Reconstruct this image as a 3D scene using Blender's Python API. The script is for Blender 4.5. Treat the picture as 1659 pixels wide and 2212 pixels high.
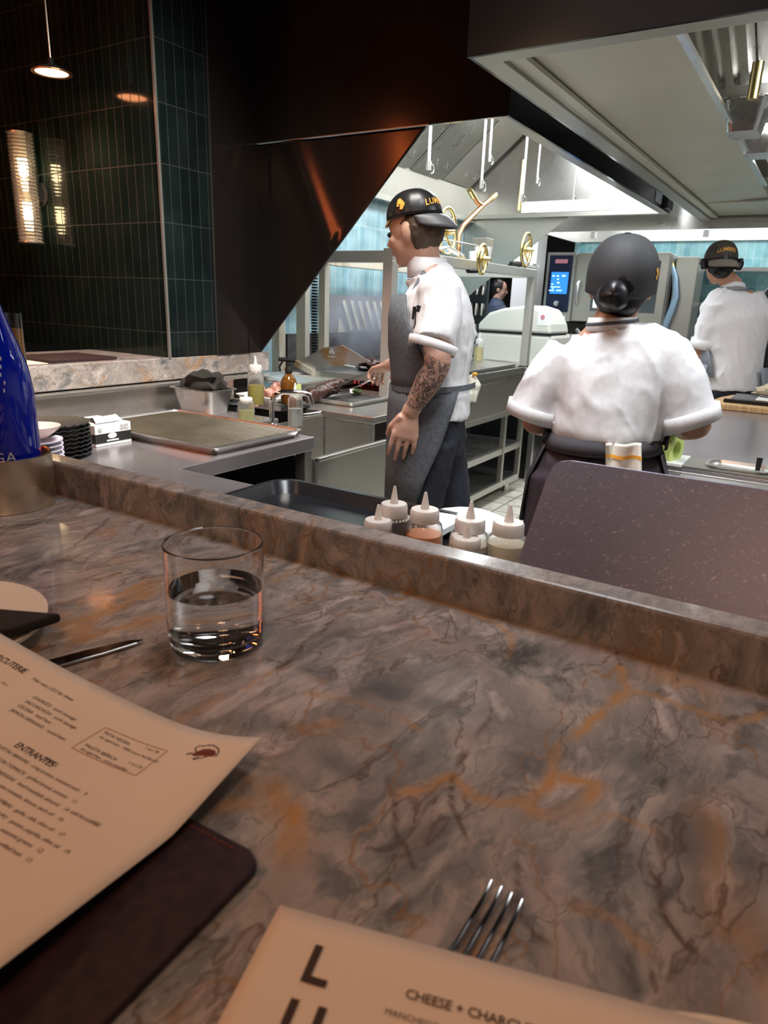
import bpy, bmesh, math, random
from mathutils import Vector, Matrix, noise
PI = math.pi
scene = bpy.context.scene
COL = scene.collection
for o in list(bpy.data.objects): bpy.data.objects.remove(o)

# ------------------------------------------------------------------ camera
CAM_H = 1.40
FPX, PITCH, ROLL, YAW = 1487.65, 0.298378, 0.0359071, 0.553556
FW = Vector((math.cos(PITCH)*math.cos(YAW), math.cos(PITCH)*math.sin(YAW), -math.sin(PITCH)))
_r = FW.cross(Vector((0, 0, 1))).normalized(); _u = _r.cross(FW)
RT = math.cos(ROLL)*_r + math.sin(ROLL)*_u
UP = -math.sin(ROLL)*_r + math.cos(ROLL)*_u
cd = bpy.data.cameras.new('camera'); cam = bpy.data.objects.new('camera', cd); COL.objects.link(cam)
m = Matrix((RT, UP, -FW)).transposed().to_4x4(); m.translation = Vector((0, 0, CAM_H)); cam.matrix_world = m
cd.sensor_fit = 'VERTICAL'; cd.sensor_height = 36.0; cd.lens = FPX/2212*36.0
cd.clip_start = 0.02; cd.clip_end = 60
cd.dof.use_dof = True; cd.dof.focus_distance = 1.5; cd.dof.aperture_fstop = 11.0
scene.camera = cam

# ------------------------------------------------------------------ world, exposure, main lights
scene.view_settings.view_transform = 'Standard'; scene.view_settings.look = 'None'
scene.view_settings.gamma = 1.0; scene.view_settings.use_curve_mapping = False
scene.view_settings.exposure = 0.0
w = bpy.data.worlds.new('world'); scene.world = w; w.use_nodes = True
w.node_tree.nodes['Background'].inputs[0].default_value = (0.9, 0.6, 0.42, 1)
w.node_tree.nodes['Background'].inputs[1].default_value = 0.01

def area(name, loc, size, power, color, target=None, size_y=None, spread=None):
    l = bpy.data.lights.new(name, 'AREA'); l.energy = power; l.color = color
    l.shape = 'RECTANGLE'; l.size = size; l.size_y = size_y or size
    if spread: l.spread = spread
    o = bpy.data.objects.new(name, l); COL.objects.link(o); o.location = loc
    d = (Vector(target)-Vector(loc)) if target else Vector((0, 0, -1))
    o.rotation_euler = d.to_track_quat('-Z', 'Y').to_euler()
    return o
COOL = (0.93, 0.97, 1.0); WARM = (1.0, 0.56, 0.32)
area('light_grill_hood', (4.1, 1.75, 2.60), 2.6, 78, COOL, size_y=.5)
area('light_line_hood', (3.2, -0.95, 2.60), 2.6, 80, COOL, size_y=.5)
area('light_oven_hood', (6.65, 0.9, 2.28), .5, 30, COOL, size_y=2.4)
area('light_kitchen_aisle', (1.55, 0.5, 2.88), .5, 21, COOL, (2.05, .45, 1.0), size_y=1.6, spread=1.5)
area('light_kitchen_aisle_far', (5.3, 0.9, 2.85), 1.4, 30, COOL, size_y=.5)
area('light_kitchen_far_right', (4.6, -1.6, 2.85), 2.4, 65, COOL, size_y=.8)
area('light_cold_counter', (1.62, 1.25, 2.85), .6, 27, (1.0, .95, .86), (1.75, 2.3, 1.0), size_y=.5, spread=1.5)
area('light_bar_dining', (-0.45, -0.1, 2.5), .35, 8.0, WARM, (0.25, 0.2, 1.08))
area('light_bar_dining_far', (-0.2, 1.6, 2.5), .3, 6.5, WARM, (0.3, 1.0, 1.08))
area('light_far_dining', (8.0, 3.2, 2.85), .8, 22, (1, .92, .85))
area('fill_far_column', (6.2, 3.5, 2.85), .5, 60, (.9, .94, 1.0), (6.95, 2.8, 1.2))  # added unseen light to brighten the white column and the man beyond

# ------------------------------------------------------------------ helpers
def ray(u, v): return RT*(u-829.5) + UP*(1106-v) + FW*FPX
O = Vector((0, 0, CAM_H))
def Pz(u, v, z): d = ray(u, v); return O + d*((z-CAM_H)/d.z)
def Px(u, v, x): d = ray(u, v); return O + d*(x/d.x)
def Py(u, v, y): d = ray(u, v); return O + d*(y/d.y)
def Pd(u, v, D): d = ray(u, v); return O + d*(D/math.hypot(d.x, d.y))

M = {}
def mat(name, color=(.5, .5, .5), rough=.5, metal=0.0, emit=None, es=1.0, trans=0.0, ior=1.45, coat=0.0, alpha=1.0, sss=0.0):
    m = bpy.data.materials.new(name); m.use_nodes = True; M[name] = m
    b = m.node_tree.nodes['Principled BSDF']
    b.inputs['Base Color'].default_value = (*color, 1); b.inputs['Roughness'].default_value = rough
    b.inputs['Metallic'].default_value = metal; b.inputs['IOR'].default_value = ior
    b.inputs['Transmission Weight'].default_value = trans; b.inputs['Coat Weight'].default_value = coat
    if sss: b.inputs['Subsurface Weight'].default_value = sss; b.inputs['Subsurface Scale'].default_value = .01
    if emit: b.inputs['Emission Color'].default_value = (*emit, 1); b.inputs['Emission Strength'].default_value = es
    return m
def N(m, t, **kw):
    n = m.node_tree.nodes.new(t)
    for k, v in kw.items():
        if k.startswith('i_'):
            key = k[2:]; key = int(key) if key.isdigit() else key.replace('_', ' ')
            n.inputs[key].default_value = v
        else: setattr(n, k, v)
    return n
def L(m, a, b): m.node_tree.links.new(a, b)
def bsdf(m): return m.node_tree.nodes['Principled BSDF']
def ramp(m, stops, interp='LINEAR'):
    n = N(m, 'ShaderNodeValToRGB'); n.color_ramp.interpolation = interp
    e = n.color_ramp.elements
    while len(e) < len(stops): e.new(.5)
    for k, (p, c) in enumerate(stops):
        e[k].position = p; e[k].color = (*c, 1) if len(c) == 3 else c
    return n
def noise_vary(m, c1, c2, scale=5, detail=5, stretch=(1, 1, 1), rr=None, bump=0, bdist=.002, lo=.35, hi=.65):
    tc = N(m, 'ShaderNodeTexCoord'); mp = N(m, 'ShaderNodeMapping'); mp.inputs['Scale'].default_value = stretch
    L(m, tc.outputs['Object'], mp.inputs[0]); n = N(m, 'ShaderNodeTexNoise'); n.inputs['Scale'].default_value = scale
    n.inputs['Detail'].default_value = detail; L(m, mp.outputs[0], n.inputs['Vector'])
    r = ramp(m, [(lo, c1), (hi, c2)]); L(m, n.outputs['Fac'], r.inputs[0]); L(m, r.outputs[0], bsdf(m).inputs['Base Color'])
    if rr:
        q = N(m, 'ShaderNodeMapRange'); q.inputs['To Min'].default_value = rr[0]; q.inputs['To Max'].default_value = rr[1]
        q.inputs['From Min'].default_value = lo; q.inputs['From Max'].default_value = hi
        L(m, n.outputs['Fac'], q.inputs['Value']); L(m, q.outputs[0], bsdf(m).inputs['Roughness'])
    if bump:
        b = N(m, 'ShaderNodeBump'); b.inputs['Strength'].default_value = bump; b.inputs['Distance'].default_value = bdist
        L(m, n.outputs['Fac'], b.inputs['Height']); L(m, b.outputs[0], bsdf(m).inputs['Normal'])
    return m
def ramp_out(m, fac, a, b, lo=.3, hi=.7):
    r = ramp(m, [(lo, a), (hi, b)]); L(m, fac, r.inputs[0]); return r.outputs[0]
def mnode(m, op, a, b=None, c=None):
    n = N(m, 'ShaderNodeMath', operation=op)
    for k, x in enumerate((a, b, c)):
        if x is None: continue
        if isinstance(x, (int, float)): n.inputs[k].default_value = x
        else: L(m, x, n.inputs[k])
    return n.outputs[0]
def mixc(m, f, a, b, mode='MIX'):
    n = N(m, 'ShaderNodeMix', data_type='RGBA', blend_type=mode)
    if isinstance(f, (int, float)): n.inputs[0].default_value = f
    else: L(m, f, n.inputs[0])
    for k, x in ((6, a), (7, b)):
        if isinstance(x, tuple): n.inputs[k].default_value = (*x, 1)
        else: L(m, x, n.inputs[k])
    return n.outputs[2]

# --- marble
def marble():
    m = mat('marble', rough=.2, coat=.25); m.node_tree.nodes['Principled BSDF'].inputs['Coat Roughness'].default_value = .08
    tc = N(m, 'ShaderNodeTexCoord')
    mp = N(m, 'ShaderNodeMapping'); mp.inputs['Rotation'].default_value = (0.2, 0.3, .75); mp.inputs['Scale'].default_value = (1.0, 1.9, 1.2)
    L(m, tc.outputs['Object'], mp.inputs[0])
    w1 = N(m, 'ShaderNodeTexNoise'); w1.inputs['Scale'].default_value = 4.0; w1.inputs['Detail'].default_value = 6; L(m, mp.outputs[0], w1.inputs[0])
    def warp(amt):
        s = N(m, 'ShaderNodeVectorMath', operation='SCALE'); L(m, w1.outputs['Color'], s.inputs[0]); s.inputs[3].default_value = amt
        a = N(m, 'ShaderNodeVectorMath', operation='ADD'); L(m, mp.outputs[0], a.inputs[0]); L(m, s.outputs[0], a.inputs[1]); return a.outputs[0]
    wv = warp(.35); wv2 = warp(.18)
    n1 = N(m, 'ShaderNodeTexNoise'); n1.inputs['Scale'].default_value = 5.5; n1.inputs['Detail'].default_value = 9; n1.inputs['Roughness'].default_value = .62; L(m, wv, n1.inputs[0])
    base = ramp(m, [(.32, (.13, .13, .135)), (.43, (.28, .275, .275)), (.49, (.40, .355, .34)), (.55, (.255, .23, .215)), (.62, (.40, .355, .355)), (.75, (.54, .47, .45))])
    L(m, n1.outputs['Fac'], base.inputs[0])
    n2 = N(m, 'ShaderNodeTexNoise'); n2.inputs['Scale'].default_value = 22; n2.inputs['Detail'].default_value = 9; L(m, wv, n2.inputs[0])
    g = ramp(m, [(.3, (.58, .57, .57)), (.7, (1.22, 1.16, 1.12))]); L(m, n2.outputs['Fac'], g.inputs[0])
    def att(n): a = N(m, 'ShaderNodeAttribute'); a.attribute_name = n; return a.outputs['Fac']
    c = mixc(m, mnode(m, 'MULTIPLY', att('slate'), .75), base.outputs[0], (.155, .16, .165))
    c = mixc(m, mnode(m, 'MULTIPLY', att('mauve'), .7), c, (.34, .265, .26))
    c = mixc(m, .9, c, g.outputs[0], 'MULTIPLY')
    def vein(scale, width, vec, seed):
        n = N(m, 'ShaderNodeTexNoise'); n.noise_dimensions = '4D'; n.inputs['W'].default_value = seed; n.inputs['Scale'].default_value = scale
        n.inputs['Detail'].default_value = 4; L(m, vec, n.inputs[0])
        d = mnode(m, 'ABSOLUTE', mnode(m, 'SUBTRACT', n.outputs['Fac'], .5))
        q = N(m, 'ShaderNodeMapRange'); q.inputs['From Min'].default_value = 0; q.inputs['From Max'].default_value = width
        q.inputs['To Min'].default_value = 1; q.inputs['To Max'].default_value = 0; L(m, d, q.inputs['Value']); return q.outputs[0]
    k = N(m, 'ShaderNodeTexNoise'); k.inputs['Scale'].default_value = 3; L(m, mp.outputs[0], k.inputs[0])
    kr = N(m, 'ShaderNodeMapRange'); kr.inputs['From Min'].default_value = .48; kr.inputs['From Max'].default_value = .64; L(m, k.outputs['Fac'], kr.inputs['Value'])
    v1 = mnode(m, 'MULTIPLY', vein(2.6, .03, wv2, 1.0), kr.outputs[0])
    c = mixc(m, mnode(m, 'MULTIPLY', v1, .8), c, (.38, .20, .075))
    v2 = vein(5.0, .008, wv, 7.0); c = mixc(m, mnode(m, 'MULTIPLY', v2, .7), c, (.10, .055, .03))
    v4 = vein(3.2, .005, wv2, 5.0); c = mixc(m, mnode(m, 'MULTIPLY', v4, .7), c, (.28, .14, .05))
    v3 = vein(8.0, .010, wv, 3.0); c = mixc(m, mnode(m, 'MULTIPLY', v3, .3), c, (.52, .45, .40))
    v5 = vein(11.0, .012, wv, 13.0); c = mixc(m, mnode(m, 'MULTIPLY', v5, .45), c, (.12, .10, .09))
    rr_ = mnode(m, 'MULTIPLY', att('rust'), ramp_out(m, n2.outputs['Fac'], (.35, .35, .35), (1, 1, 1), .35, .6))
    c = mixc(m, mnode(m, 'MINIMUM', rr_, .92), c, (.46, .225, .065))
    c = mixc(m, mnode(m, 'MULTIPLY', att('crack'), .85), c, (.09, .045, .02))
    L(m, c, bsdf(m).inputs['Base Color'])
    q = N(m, 'ShaderNodeMapRange'); q.inputs['To Min'].default_value = .20; q.inputs['To Max'].default_value = .40; L(m, n1.outputs['Fac'], q.inputs['Value'])
    L(m, q.outputs[0], bsdf(m).inputs['Roughness'])
    b = N(m, 'ShaderNodeBump'); b.inputs['Strength'].default_value = .10; b.inputs['Distance'].default_value = .001
    L(m, n2.outputs['Fac'], b.inputs['Height']); L(m, b.outputs[0], bsdf(m).inputs['Normal'])
marble()

def tiles(name, c1, c2, grout, axis, tw, th, rough=.12, mortar=.002, zoff=0.0, var=1.0, bump=.3):
    m = mat(name, rough=rough, coat=.0)
    tc = N(m, 'ShaderNodeTexCoord'); sep = N(m, 'ShaderNodeSeparateXYZ'); L(m, tc.outputs['Object'], sep.inputs[0])
    cb = N(m, 'ShaderNodeCombineXYZ'); L(m, sep.outputs[axis[0]], cb.inputs[0]); 
    z = mnode(m, 'ADD', sep.outputs[axis[1]], zoff); L(m, z, cb.inputs[1])
    br = N(m, 'ShaderNodeTexBrick'); br.offset = 0; br.inputs['Scale'].default_value = 1
    br.inputs['Brick Width'].default_value = tw; br.inputs['Row Height'].default_value = th
    br.inputs['Mortar Size'].default_value = mortar; br.inputs['Mortar Smooth'].default_value = .15
    br.inputs['Color1'].default_value = (*c1, 1); br.inputs['Color2'].default_value = (*c2, 1); br.inputs['Mortar'].default_value = (*grout, 1)
    L(m, cb.outputs[0], br.inputs[0])
    n = N(m, 'ShaderNodeTexNoise'); n.inputs['Scale'].default_value = 9; L(m, tc.outputs['Object'], n.inputs[0])
    c = mixc(m, .5*var, br.outputs['Color'], ramp_out(m, n.outputs['Fac'], (.55, .55, .55), (1.25, 1.25, 1.25)), 'MULTIPLY')
    L(m, c, bsdf(m).inputs['Base Color'])
    h = mnode(m, 'MULTIPLY_ADD', n.outputs['Fac'], .25, mnode(m, 'SUBTRACT', 1, br.outputs['Fac']))
    b = N(m, 'ShaderNodeBump'); b.inputs['Strength'].default_value = bump; b.inputs['Distance'].default_value = .002
    L(m, h, b.inputs['Height']); L(m, b.outputs[0], bsdf(m).inputs['Normal'])
    r = N(m, 'ShaderNodeMapRange'); r.inputs['To Min'].default_value = rough; r.inputs['To Max'].default_value = .8; L(m, br.outputs['Fac'], r.inputs['Value'])
    L(m, r.outputs[0], bsdf(m).inputs['Roughness'])
    return m
tiles('tile_dark_x', (.005, .009, .009), (.008, .013, .013), (.017, .02, .02), (0, 2), .052, .2195, .1, zoff=.0817)
tiles('tile_dark_y', (.007, .014, .012), (.012, .019, .017), (.028, .028, .024), (1, 2), .052, .2195, .1, zoff=.0817)
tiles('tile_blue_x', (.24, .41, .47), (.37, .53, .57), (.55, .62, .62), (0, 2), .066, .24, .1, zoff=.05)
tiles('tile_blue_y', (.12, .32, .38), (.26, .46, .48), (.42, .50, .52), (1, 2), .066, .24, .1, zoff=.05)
tiles('tile_floor', (.62, .58, .50), (.70, .66, .58), (.28, .26, .22), (0, 1), .2, .2, .45, mortar=.008, bump=.5)

def steel(name, col, r0, r1, scale=3, stretch=(1, 1, 1), an=0.0, c2=None, mt=1.0):
    mid_ = (r0+r1)/2; r0, r1 = mid_-.03, mid_+.03
    m = mat(name, col, .3, mt)
    c2 = c2 or tuple(x*.93 for x in col)
    noise_vary(m, c2, col, scale, 3, stretch, rr=(r0, r1), lo=.2, hi=.8)
    if an:
        bsdf(m).inputs['Anisotropic'].default_value = an
    return m
steel('steel', (.55, .54, .51), .22, .34, 4, mt=.9)
steel('steel_table', (.44, .41, .43), .18, .28, 9, c2=(.39, .365, .385), mt=.75)
steel('steel_bright', (.78, .77, .74), .22, .35, 6)
steel('steel_hood', (.44, .43, .385), .28, .40, 2.2, (1, 1, .3), mt=.75)
steel('frame_steel', (.66, .65, .60), .30, .40, 2.2, (1, 1, .3), mt=.45)
steel('hood_olive', (.66, .64, .53), .34, .44, 2.0, (1.5, 1.5, .5), c2=(.54, .52, .43), mt=.5)
steel('black_metal', (.03, .024, .022), .13, .18, 1.5, c2=(.018, .015, .014))
bsdf(M['black_metal']).inputs['Metallic'].default_value = .5
steel('chrome', (.85, .85, .85), .06, .14)
steel('brass', (.83, .66, .30), .16, .32, 12)
steel('copper', (.80, .44, .22), .22, .38, 9)
steel('bucket_metal', (.74, .64, .50), .24, .34, 5, (1, 1, 8))
steel('pan_metal', (.22, .19, .14), .3, .5, 6, c2=(.12, .095, .065), mt=.6)
steel('sheet_metal', (.85, .84, .82), .25, .4, 9)
def lid_mat():
    m = steel('scratched_steel', (.155, .15, .20), .36, .46, 4, c2=(.115, .11, .148), mt=.5)
    tc = N(m, 'ShaderNodeTexCoord'); h = None
    for ang, sc in ((.5, 34), (-.7, 26), (1.2, 41)):
        mp = N(m, 'ShaderNodeMapping', vector_type='TEXTURE'); mp.inputs['Rotation'].default_value = (ang, 0, 0); mp.inputs['Scale'].default_value = (1, 60, 1)
        L(m, tc.outputs['Object'], mp.inputs[0]); n = N(m, 'ShaderNodeTexNoise'); n.inputs['Scale'].default_value = sc*11; n.inputs['Detail'].default_value = 2
        L(m, mp.outputs[0], n.inputs[0])
        q = N(m, 'ShaderNodeMapRange'); q.inputs['From Min'].default_value = .645; q.inputs['From Max'].default_value = .76; q.inputs['To Max'].default_value = .65; L(m, n.outputs['Fac'], q.inputs['Value'])
        h = q.outputs[0] if h is None else mnode(m, 'MAXIMUM', h, q.outputs[0])
    col = [l.from_socket for l in m.node_tree.links if l.to_socket == bsdf(m).inputs['Base Color']][0]
    L(m, mixc(m, h, col, (.34, .31, .34)), bsdf(m).inputs['Base Color'])
lid_mat()
mat('white_cloth', (.78, .78, .80), .85); noise_vary(M['white_cloth'], (.74, .74, .76), (.82, .82, .84), 60, 3, bump=.15, bdist=.001)
mat('white_cloth_soft', (.84, .84, .86), .85)
mat('apron_grey', (.10, .11, .125), .8); noise_vary(M['apron_grey'], (.085, .092, .105), (.12, .13, .15), 90, 3, bump=.3, bdist=.001)
mat('apron_light', (.28, .31, .36), .85)
mat('apron_dark', (.06, .055, .065), .85)
mat('navy_cloth', (.018, .02, .03), .85)
mat('trouser_purple', (.055, .042, .055), .8)
mat('cap_black', (.012, .012, .013), .34); noise_vary(M['cap_black'], (.01, .01, .011), (.018, .018, .02), 200, 2)
mat('cap_grey', (.045, .046, .05), .7)
mat('cap_brown', (.05, .042, .034), .6)
mat('brim_taupe', (.22, .19, .155), .7)
mat('brim_grey', (.10, .10, .11), .45)
mat('gold_thread', (.75, .38, .06), .5)
mat('hair_black', (.010, .009, .011), .35)
mat('hair_brown', (.07, .045, .028), .55)
mat('hair_blond', (.45, .32, .17), .6)
mat('eye_dark', (.02, .015, .012), .2)
mat('ink_black', (.02, .02, .02), .5)
def skin(name, c, ink=False):
    m = mat(name, c, .48, sss=.08)
    noise_vary(m, tuple(x*.88 for x in c), c, 14, 4)
    if ink:
        col = [l.from_socket for l in m.node_tree.links if l.to_socket == bsdf(m).inputs['Base Color']][0]
        at = N(m, 'ShaderNodeAttribute'); at.attribute_name = 'ink'
        tc = N(m, 'ShaderNodeTexCoord'); v = N(m, 'ShaderNodeTexNoise'); v.inputs['Scale'].default_value = 34; v.inputs['Detail'].default_value = 3; v.inputs['Distortion'].default_value = 1.6
        L(m, tc.outputs['Object'], v.inputs[0])
        d = mnode(m, 'ABSOLUTE', mnode(m, 'SUBTRACT', v.outputs['Fac'], .5))
        q = N(m, 'ShaderNodeMapRange'); q.inputs['From Min'].default_value = .025; q.inputs['From Max'].default_value = .09; q.inputs['To Min'].default_value = .92; q.inputs['To Max'].default_value = .22
        L(m, d, q.inputs['Value'])
        L(m, mixc(m, mnode(m, 'MULTIPLY', q.outputs[0], at.outputs['Fac']), col, (.055, .05, .055)), bsdf(m).inputs['Base Color'])
skin('skin_fair', (.62, .37, .28), True); skin('skin_tan', (.55, .30, .19)); skin('skin_brown', (.42, .23, .14))
mat('paper', (.78, .64, .52), .7); noise_vary(M['paper'], (.76, .62, .50), (.80, .66, .54), 6, 3)
mat('print_dark', (.055, .03, .022), .7); mat('print_rust', (.40, .16, .09), .7); mat('print_wine', (.16, .03, .02), .7)
mat('leather', (.035, .014, .016), .5); noise_vary(M['leather'], (.022, .009, .012), (.04, .016, .018), 120, 4, bump=.4, bdist=.001)
mat('ceramic_white', (.78, .70, .62), .3); mat('ceramic_lilac', (.75, .72, .82), .3); mat('ceramic_pink', (.85, .66, .62), .3)
mat('ceramic_black', (.03, .03, .032), .35)
mat('napkin_cloth', (.02, .018, .017), .9)
mat('glass', (1, 1, 1), .0, trans=1.0, ior=1.45)
mat('water', (.98, 1, 1), .0, trans=1.0, ior=1.33)
mat('blue_glass', (.004, .02, .62), .06, trans=.30, ior=1.45, coat=.5)
mat('label_silver', (.65, .70, .80), .4)
mat('plastic_white', (.86, .86, .84), .35)
def frosted(name, c, t=.95, r=.10):
    mat(name, c, r, trans=t, ior=1.35)
frosted('plastic_clear', (.98, .97, .95)); frosted('plastic_cap', (.92, .86, .80), .35, .35); frosted('plastic_cap_white', (.93, .93, .92), .3, .35)
mat('sauce_brown', (.035, .018, .012), .3); mat('sauce_orange', (.95, .30, .04), .35); mat('sauce_cream', (.90, .84, .62), .4); mat('sauce_yellow', (.62, .55, .02), .25)
mat('sauce_lime', (.62, .70, .25), .3); mat('liquid_pale', (.75, .82, .85), .3); mat('mustard', (.88, .82, .38), .4)
mat('amber_glass', (.20, .075, .01), .08, trans=.25, coat=.5)
mat('black_plastic', (.012, .012, .013), .28); mat('black_matte', (.010, .010, .010), .7)
mat('black_tray', (.014, .015, .018), .22)
mat('cream_plastic', (.72, .73, .66), .4); mat('grey_plastic', (.30, .31, .30), .5)
mat('white_paint', (.80, .80, .80), .6); mat('white_print', (.88, .90, .90), .5); mat('sign_grey', (.45, .48, .5), .6)
mat('wood_board', (.62, .40, .19), .5); noise_vary(M['wood_board'], (.52, .31, .13), (.70, .47, .24), 8, 5, (1, 14, 1))
mat('beige_metal', (.66, .62, .50), .45, .4); noise_vary(M['beige_metal'], (.40, .27, .12), (.68, .65, .55), 3.5, 5, (2, 2, .6), lo=.33, hi=.46)
mat('stainstrip', (.55, .47, .30), .5)
mat('grey_paint', (.17, .17, .185), .6); mat('green_grey', (.18, .21, .19), .6)
mat('burnt_steel', (.5, .5, .48), .35, .9); noise_vary(M['burnt_steel'], (.50, .27, .08), (.60, .60, .58), 5, 5, rr=(.5, .3), lo=.34, hi=.46)
mat('soot', (.03, .028, .028), .8); noise_vary(M['soot'], (.012, .012, .012), (.14, .13, .13), 7, 5, lo=.4, hi=.75)
def ember():
    m = mat('embers', (.10, .08, .08), .8)
    tc = N(m, 'ShaderNodeTexCoord'); v = N(m, 'ShaderNodeTexNoise'); v.inputs['Scale'].default_value = 26; L(m, tc.outputs['Object'], v.inputs[0])
    r = ramp(m, [(.56, (0, 0, 0)), (.72, (1, .10, .08))]); L(m, v.outputs['Fac'], r.inputs[0])
    L(m, r.outputs[0], bsdf(m).inputs['Emission Color']); bsdf(m).inputs['Emission Strength'].default_value = 1.6
    r2 = ramp(m, [(.4, (.03, .03, .03)), (.6, (.5, .47, .47))]); L(m, v.outputs['Fac'], r2.inputs[0]); L(m, r2.outputs[0], bsdf(m).inputs['Base Color'])
ember()
mat('meat_dark', (.06, .028, .02), .35); noise_vary(M['meat_dark'], (.022, .010, .008), (.085, .035, .025), 30, 5, bump=.6, bdist=.006)
mat('meat_pink', (.55, .28, .20), .4); noise_vary(M['meat_pink'], (.40, .14, .10), (.72, .48, .38), 22, 5, bump=.4, bdist=.004)
mat('meat_red', (.25, .05, .05), .4); noise_vary(M['meat_red'], (.20, .035, .035), (.50, .28, .24), 18, 5, bump=.4, bdist=.004)
mat('bread', (.62, .52, .38), .7); noise_vary(M['bread'], (.45, .33, .20), (.75, .66, .52), 16, 5, bump=.5, bdist=.005)
mat('green_leaf', (.06, .10, .03), .5)
mat('tape_green', (.62, .72, .22), .4); mat('tape_green_side', (.28, .34, .08), .5)
mat('towel', (.82, .78, .70), .95); mat('stripe_orange', (.90, .42, .05), .9); mat('glove', (.80, .78, .66), .9)
mat('screen_blue', (.02, .1, .5), .3, emit=(.03, .28, .95), es=1.1); mat('screen_light', (.5, .8, 1), .3, emit=(.5, .8, 1.0), es=1.4)
mat('panel_navy', (.012, .018, .05), .15); mat('logo_pink', (.65, .25, .32), .5)
mat('lamp_tube', (1, 1, 1), .3, emit=(.95, .98, 1.0), es=22); mat('oven_glow', (1, 1, 1), .3, emit=(.9, .97, 1.0), es=2.2)
mat('sconce_bulb', (1, .9, .7), .3, emit=(1, .80, .50), es=26); mat('pendant_glow', (1, .6, .3), .4, emit=(1.0, .36, .15), es=16)
mat('orange_glow', (1, .4, .2), .4, emit=(1.0, .20, .05), es=45)
mat('rib_glass', (1.0, .90, .72), .12, trans=.85, ior=1.35)
mat('oven_glass', (.10, .12, .13), .08); mat('blue_hose', (.30, .45, .60), .4); mat('yellow_plastic', (.9, .75, .15), .4)
mat('dark_ceiling', (.012, .011, .010), .8); mat('dark_wall', (.02, .018, .016), .7); mat('kitchen_wall', (.55, .55, .55), .6)
mat('trim_metal', (.45, .44, .41), .35, .8)
mat('clear_tub', (.85, .87, .88), .2, trans=.5)
mat('amber_beer', (.50, .25, .04), .1, trans=.4)
mat('dark_green_shirt', (.05, .07, .12), .8)

# --- geometry
def obj(name, bm, m, parent=None, smooth=False, bevel=0, mats=None, recalc=True):
    me = bpy.data.meshes.new(name)
    if parent is not None:
        bmesh.ops.translate(bm, verts=bm.verts, vec=-world_loc(parent))
    if recalc: bmesh.ops.recalc_face_normals(bm, faces=bm.faces)
    bm.normal_update(); bm.to_mesh(me); bm.free()
    for q in (mats or [m]): me.materials.append(M[q] if isinstance(q, str) else q)
    o = bpy.data.objects.new(name, me); COL.objects.link(o)
    if parent is not None: o.parent = parent
    if smooth:
        me.polygons.foreach_set('use_smooth', [True]*len(me.polygons)); 
        try: me.set_sharp_from_angle(angle=.7)
        except Exception: pass
    if bevel:
        b = o.modifiers.new('bevel', 'BEVEL'); b.width = bevel; b.segments = 2; b.limit_method = 'ANGLE'; b.harden_normals = False
    return o
def world_loc(o):
    v = Vector(o.location); p = o.parent
    while p is not None: v += Vector(p.location); p = p.parent
    return v
def thing(name, label, cat, loc=(0, 0, 0), group=None):
    o = bpy.data.objects.new(name, None); COL.objects.link(o); o.location = loc; o.empty_display_size = .05
    o['label'] = label; o['category'] = cat
    if group: o['group'] = group
    return o
def tag(o, label, cat, group=None, kind=None):
    o['label'] = label; o['category'] = cat
    if group: o['group'] = group
    if kind: o['kind'] = kind
    return o
def struct(name, bm, m, label=None, parent=None, **k):
    o = obj(name, bm, m, parent, **k)
    if parent is None:
        o['kind'] = 'structure'
    return o
def setb(o):   # move a one-mesh thing's origin to its base centre
    me = o.data; xs = [v.co for v in me.vertices]
    c = Vector(((min(v.x for v in xs)+max(v.x for v in xs))/2, (min(v.y for v in xs)+max(v.y for v in xs))/2, min(v.z for v in xs)))
    for v in me.vertices: v.co -= c
    o.location = Vector(o.location)+c; return o
def B(): return bmesh.new()
def box(bm, x0, x1, y0, y1, z0, z1, mi=0):
    vs = [bm.verts.new((x, y, z)) for x in (x0, x1) for y in (y0, y1) for z in (z0, z1)]
    for f in ((0, 1, 3, 2), (4, 6, 7, 5), (0, 4, 5, 1), (2, 3, 7, 6), (0, 2, 6, 4), (1, 5, 7, 3)):
        bm.faces.new([vs[i] for i in f]).material_index = mi
    return bm
def BX(*a): return box(B(), *a)
def prism(bm, pts, d, mi=0):
    """polygon pts (Vectors) extruded by vector d"""
    d = Vector(d); a = [bm.verts.new(p) for p in pts]; b = [bm.verts.new(Vector(p)+d) for p in pts]
    bm.faces.new(a[::-1]).material_index = mi; bm.faces.new(b).material_index = mi
    n = len(a)
    for i in range(n): bm.faces.new((a[i], a[(i+1) % n], b[(i+1) % n], b[i])).material_index = mi
    bmesh.ops.recalc_face_normals(bm, faces=bm.faces)
    return bm
def tube(bm, pts, r, seg=12, cap=True, mi=0, flat=1.0, ref=None):
    pts = [Vector(p) for p in pts]; n = len(pts)
    rs = r if isinstance(r, (list, tuple)) else [r]*n
    rings = []; prev = Vector(ref) if ref else None
    for i, p in enumerate(pts):
        t = (pts[min(i+1, n-1)]-pts[max(i-1, 0)]).normalized()
        if prev is None: prev = Vector((0, 0, 1)) if abs(t.z) < .9 else Vector((1, 0, 0))
        s = (prev - t*prev.dot(t)).normalized(); prev = s; q = t.cross(s)
        ra, rb = rs[i] if isinstance(rs[i], (list, tuple)) else (rs[i]*flat, rs[i])
        rings.append([bm.verts.new(p + s*(ra*math.cos(2*PI*k/seg)) + q*(rb*math.sin(2*PI*k/seg))) for k in range(seg)])
    for a, b in zip(rings, rings[1:]):
        for k in range(seg): bm.faces.new((a[k], a[(k+1) % seg], b[(k+1) % seg], b[k])).material_index = mi
    if cap: bm.faces.new(rings[0][::-1]).material_index = mi; bm.faces.new(rings[-1]).material_index = mi
    return bm
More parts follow.
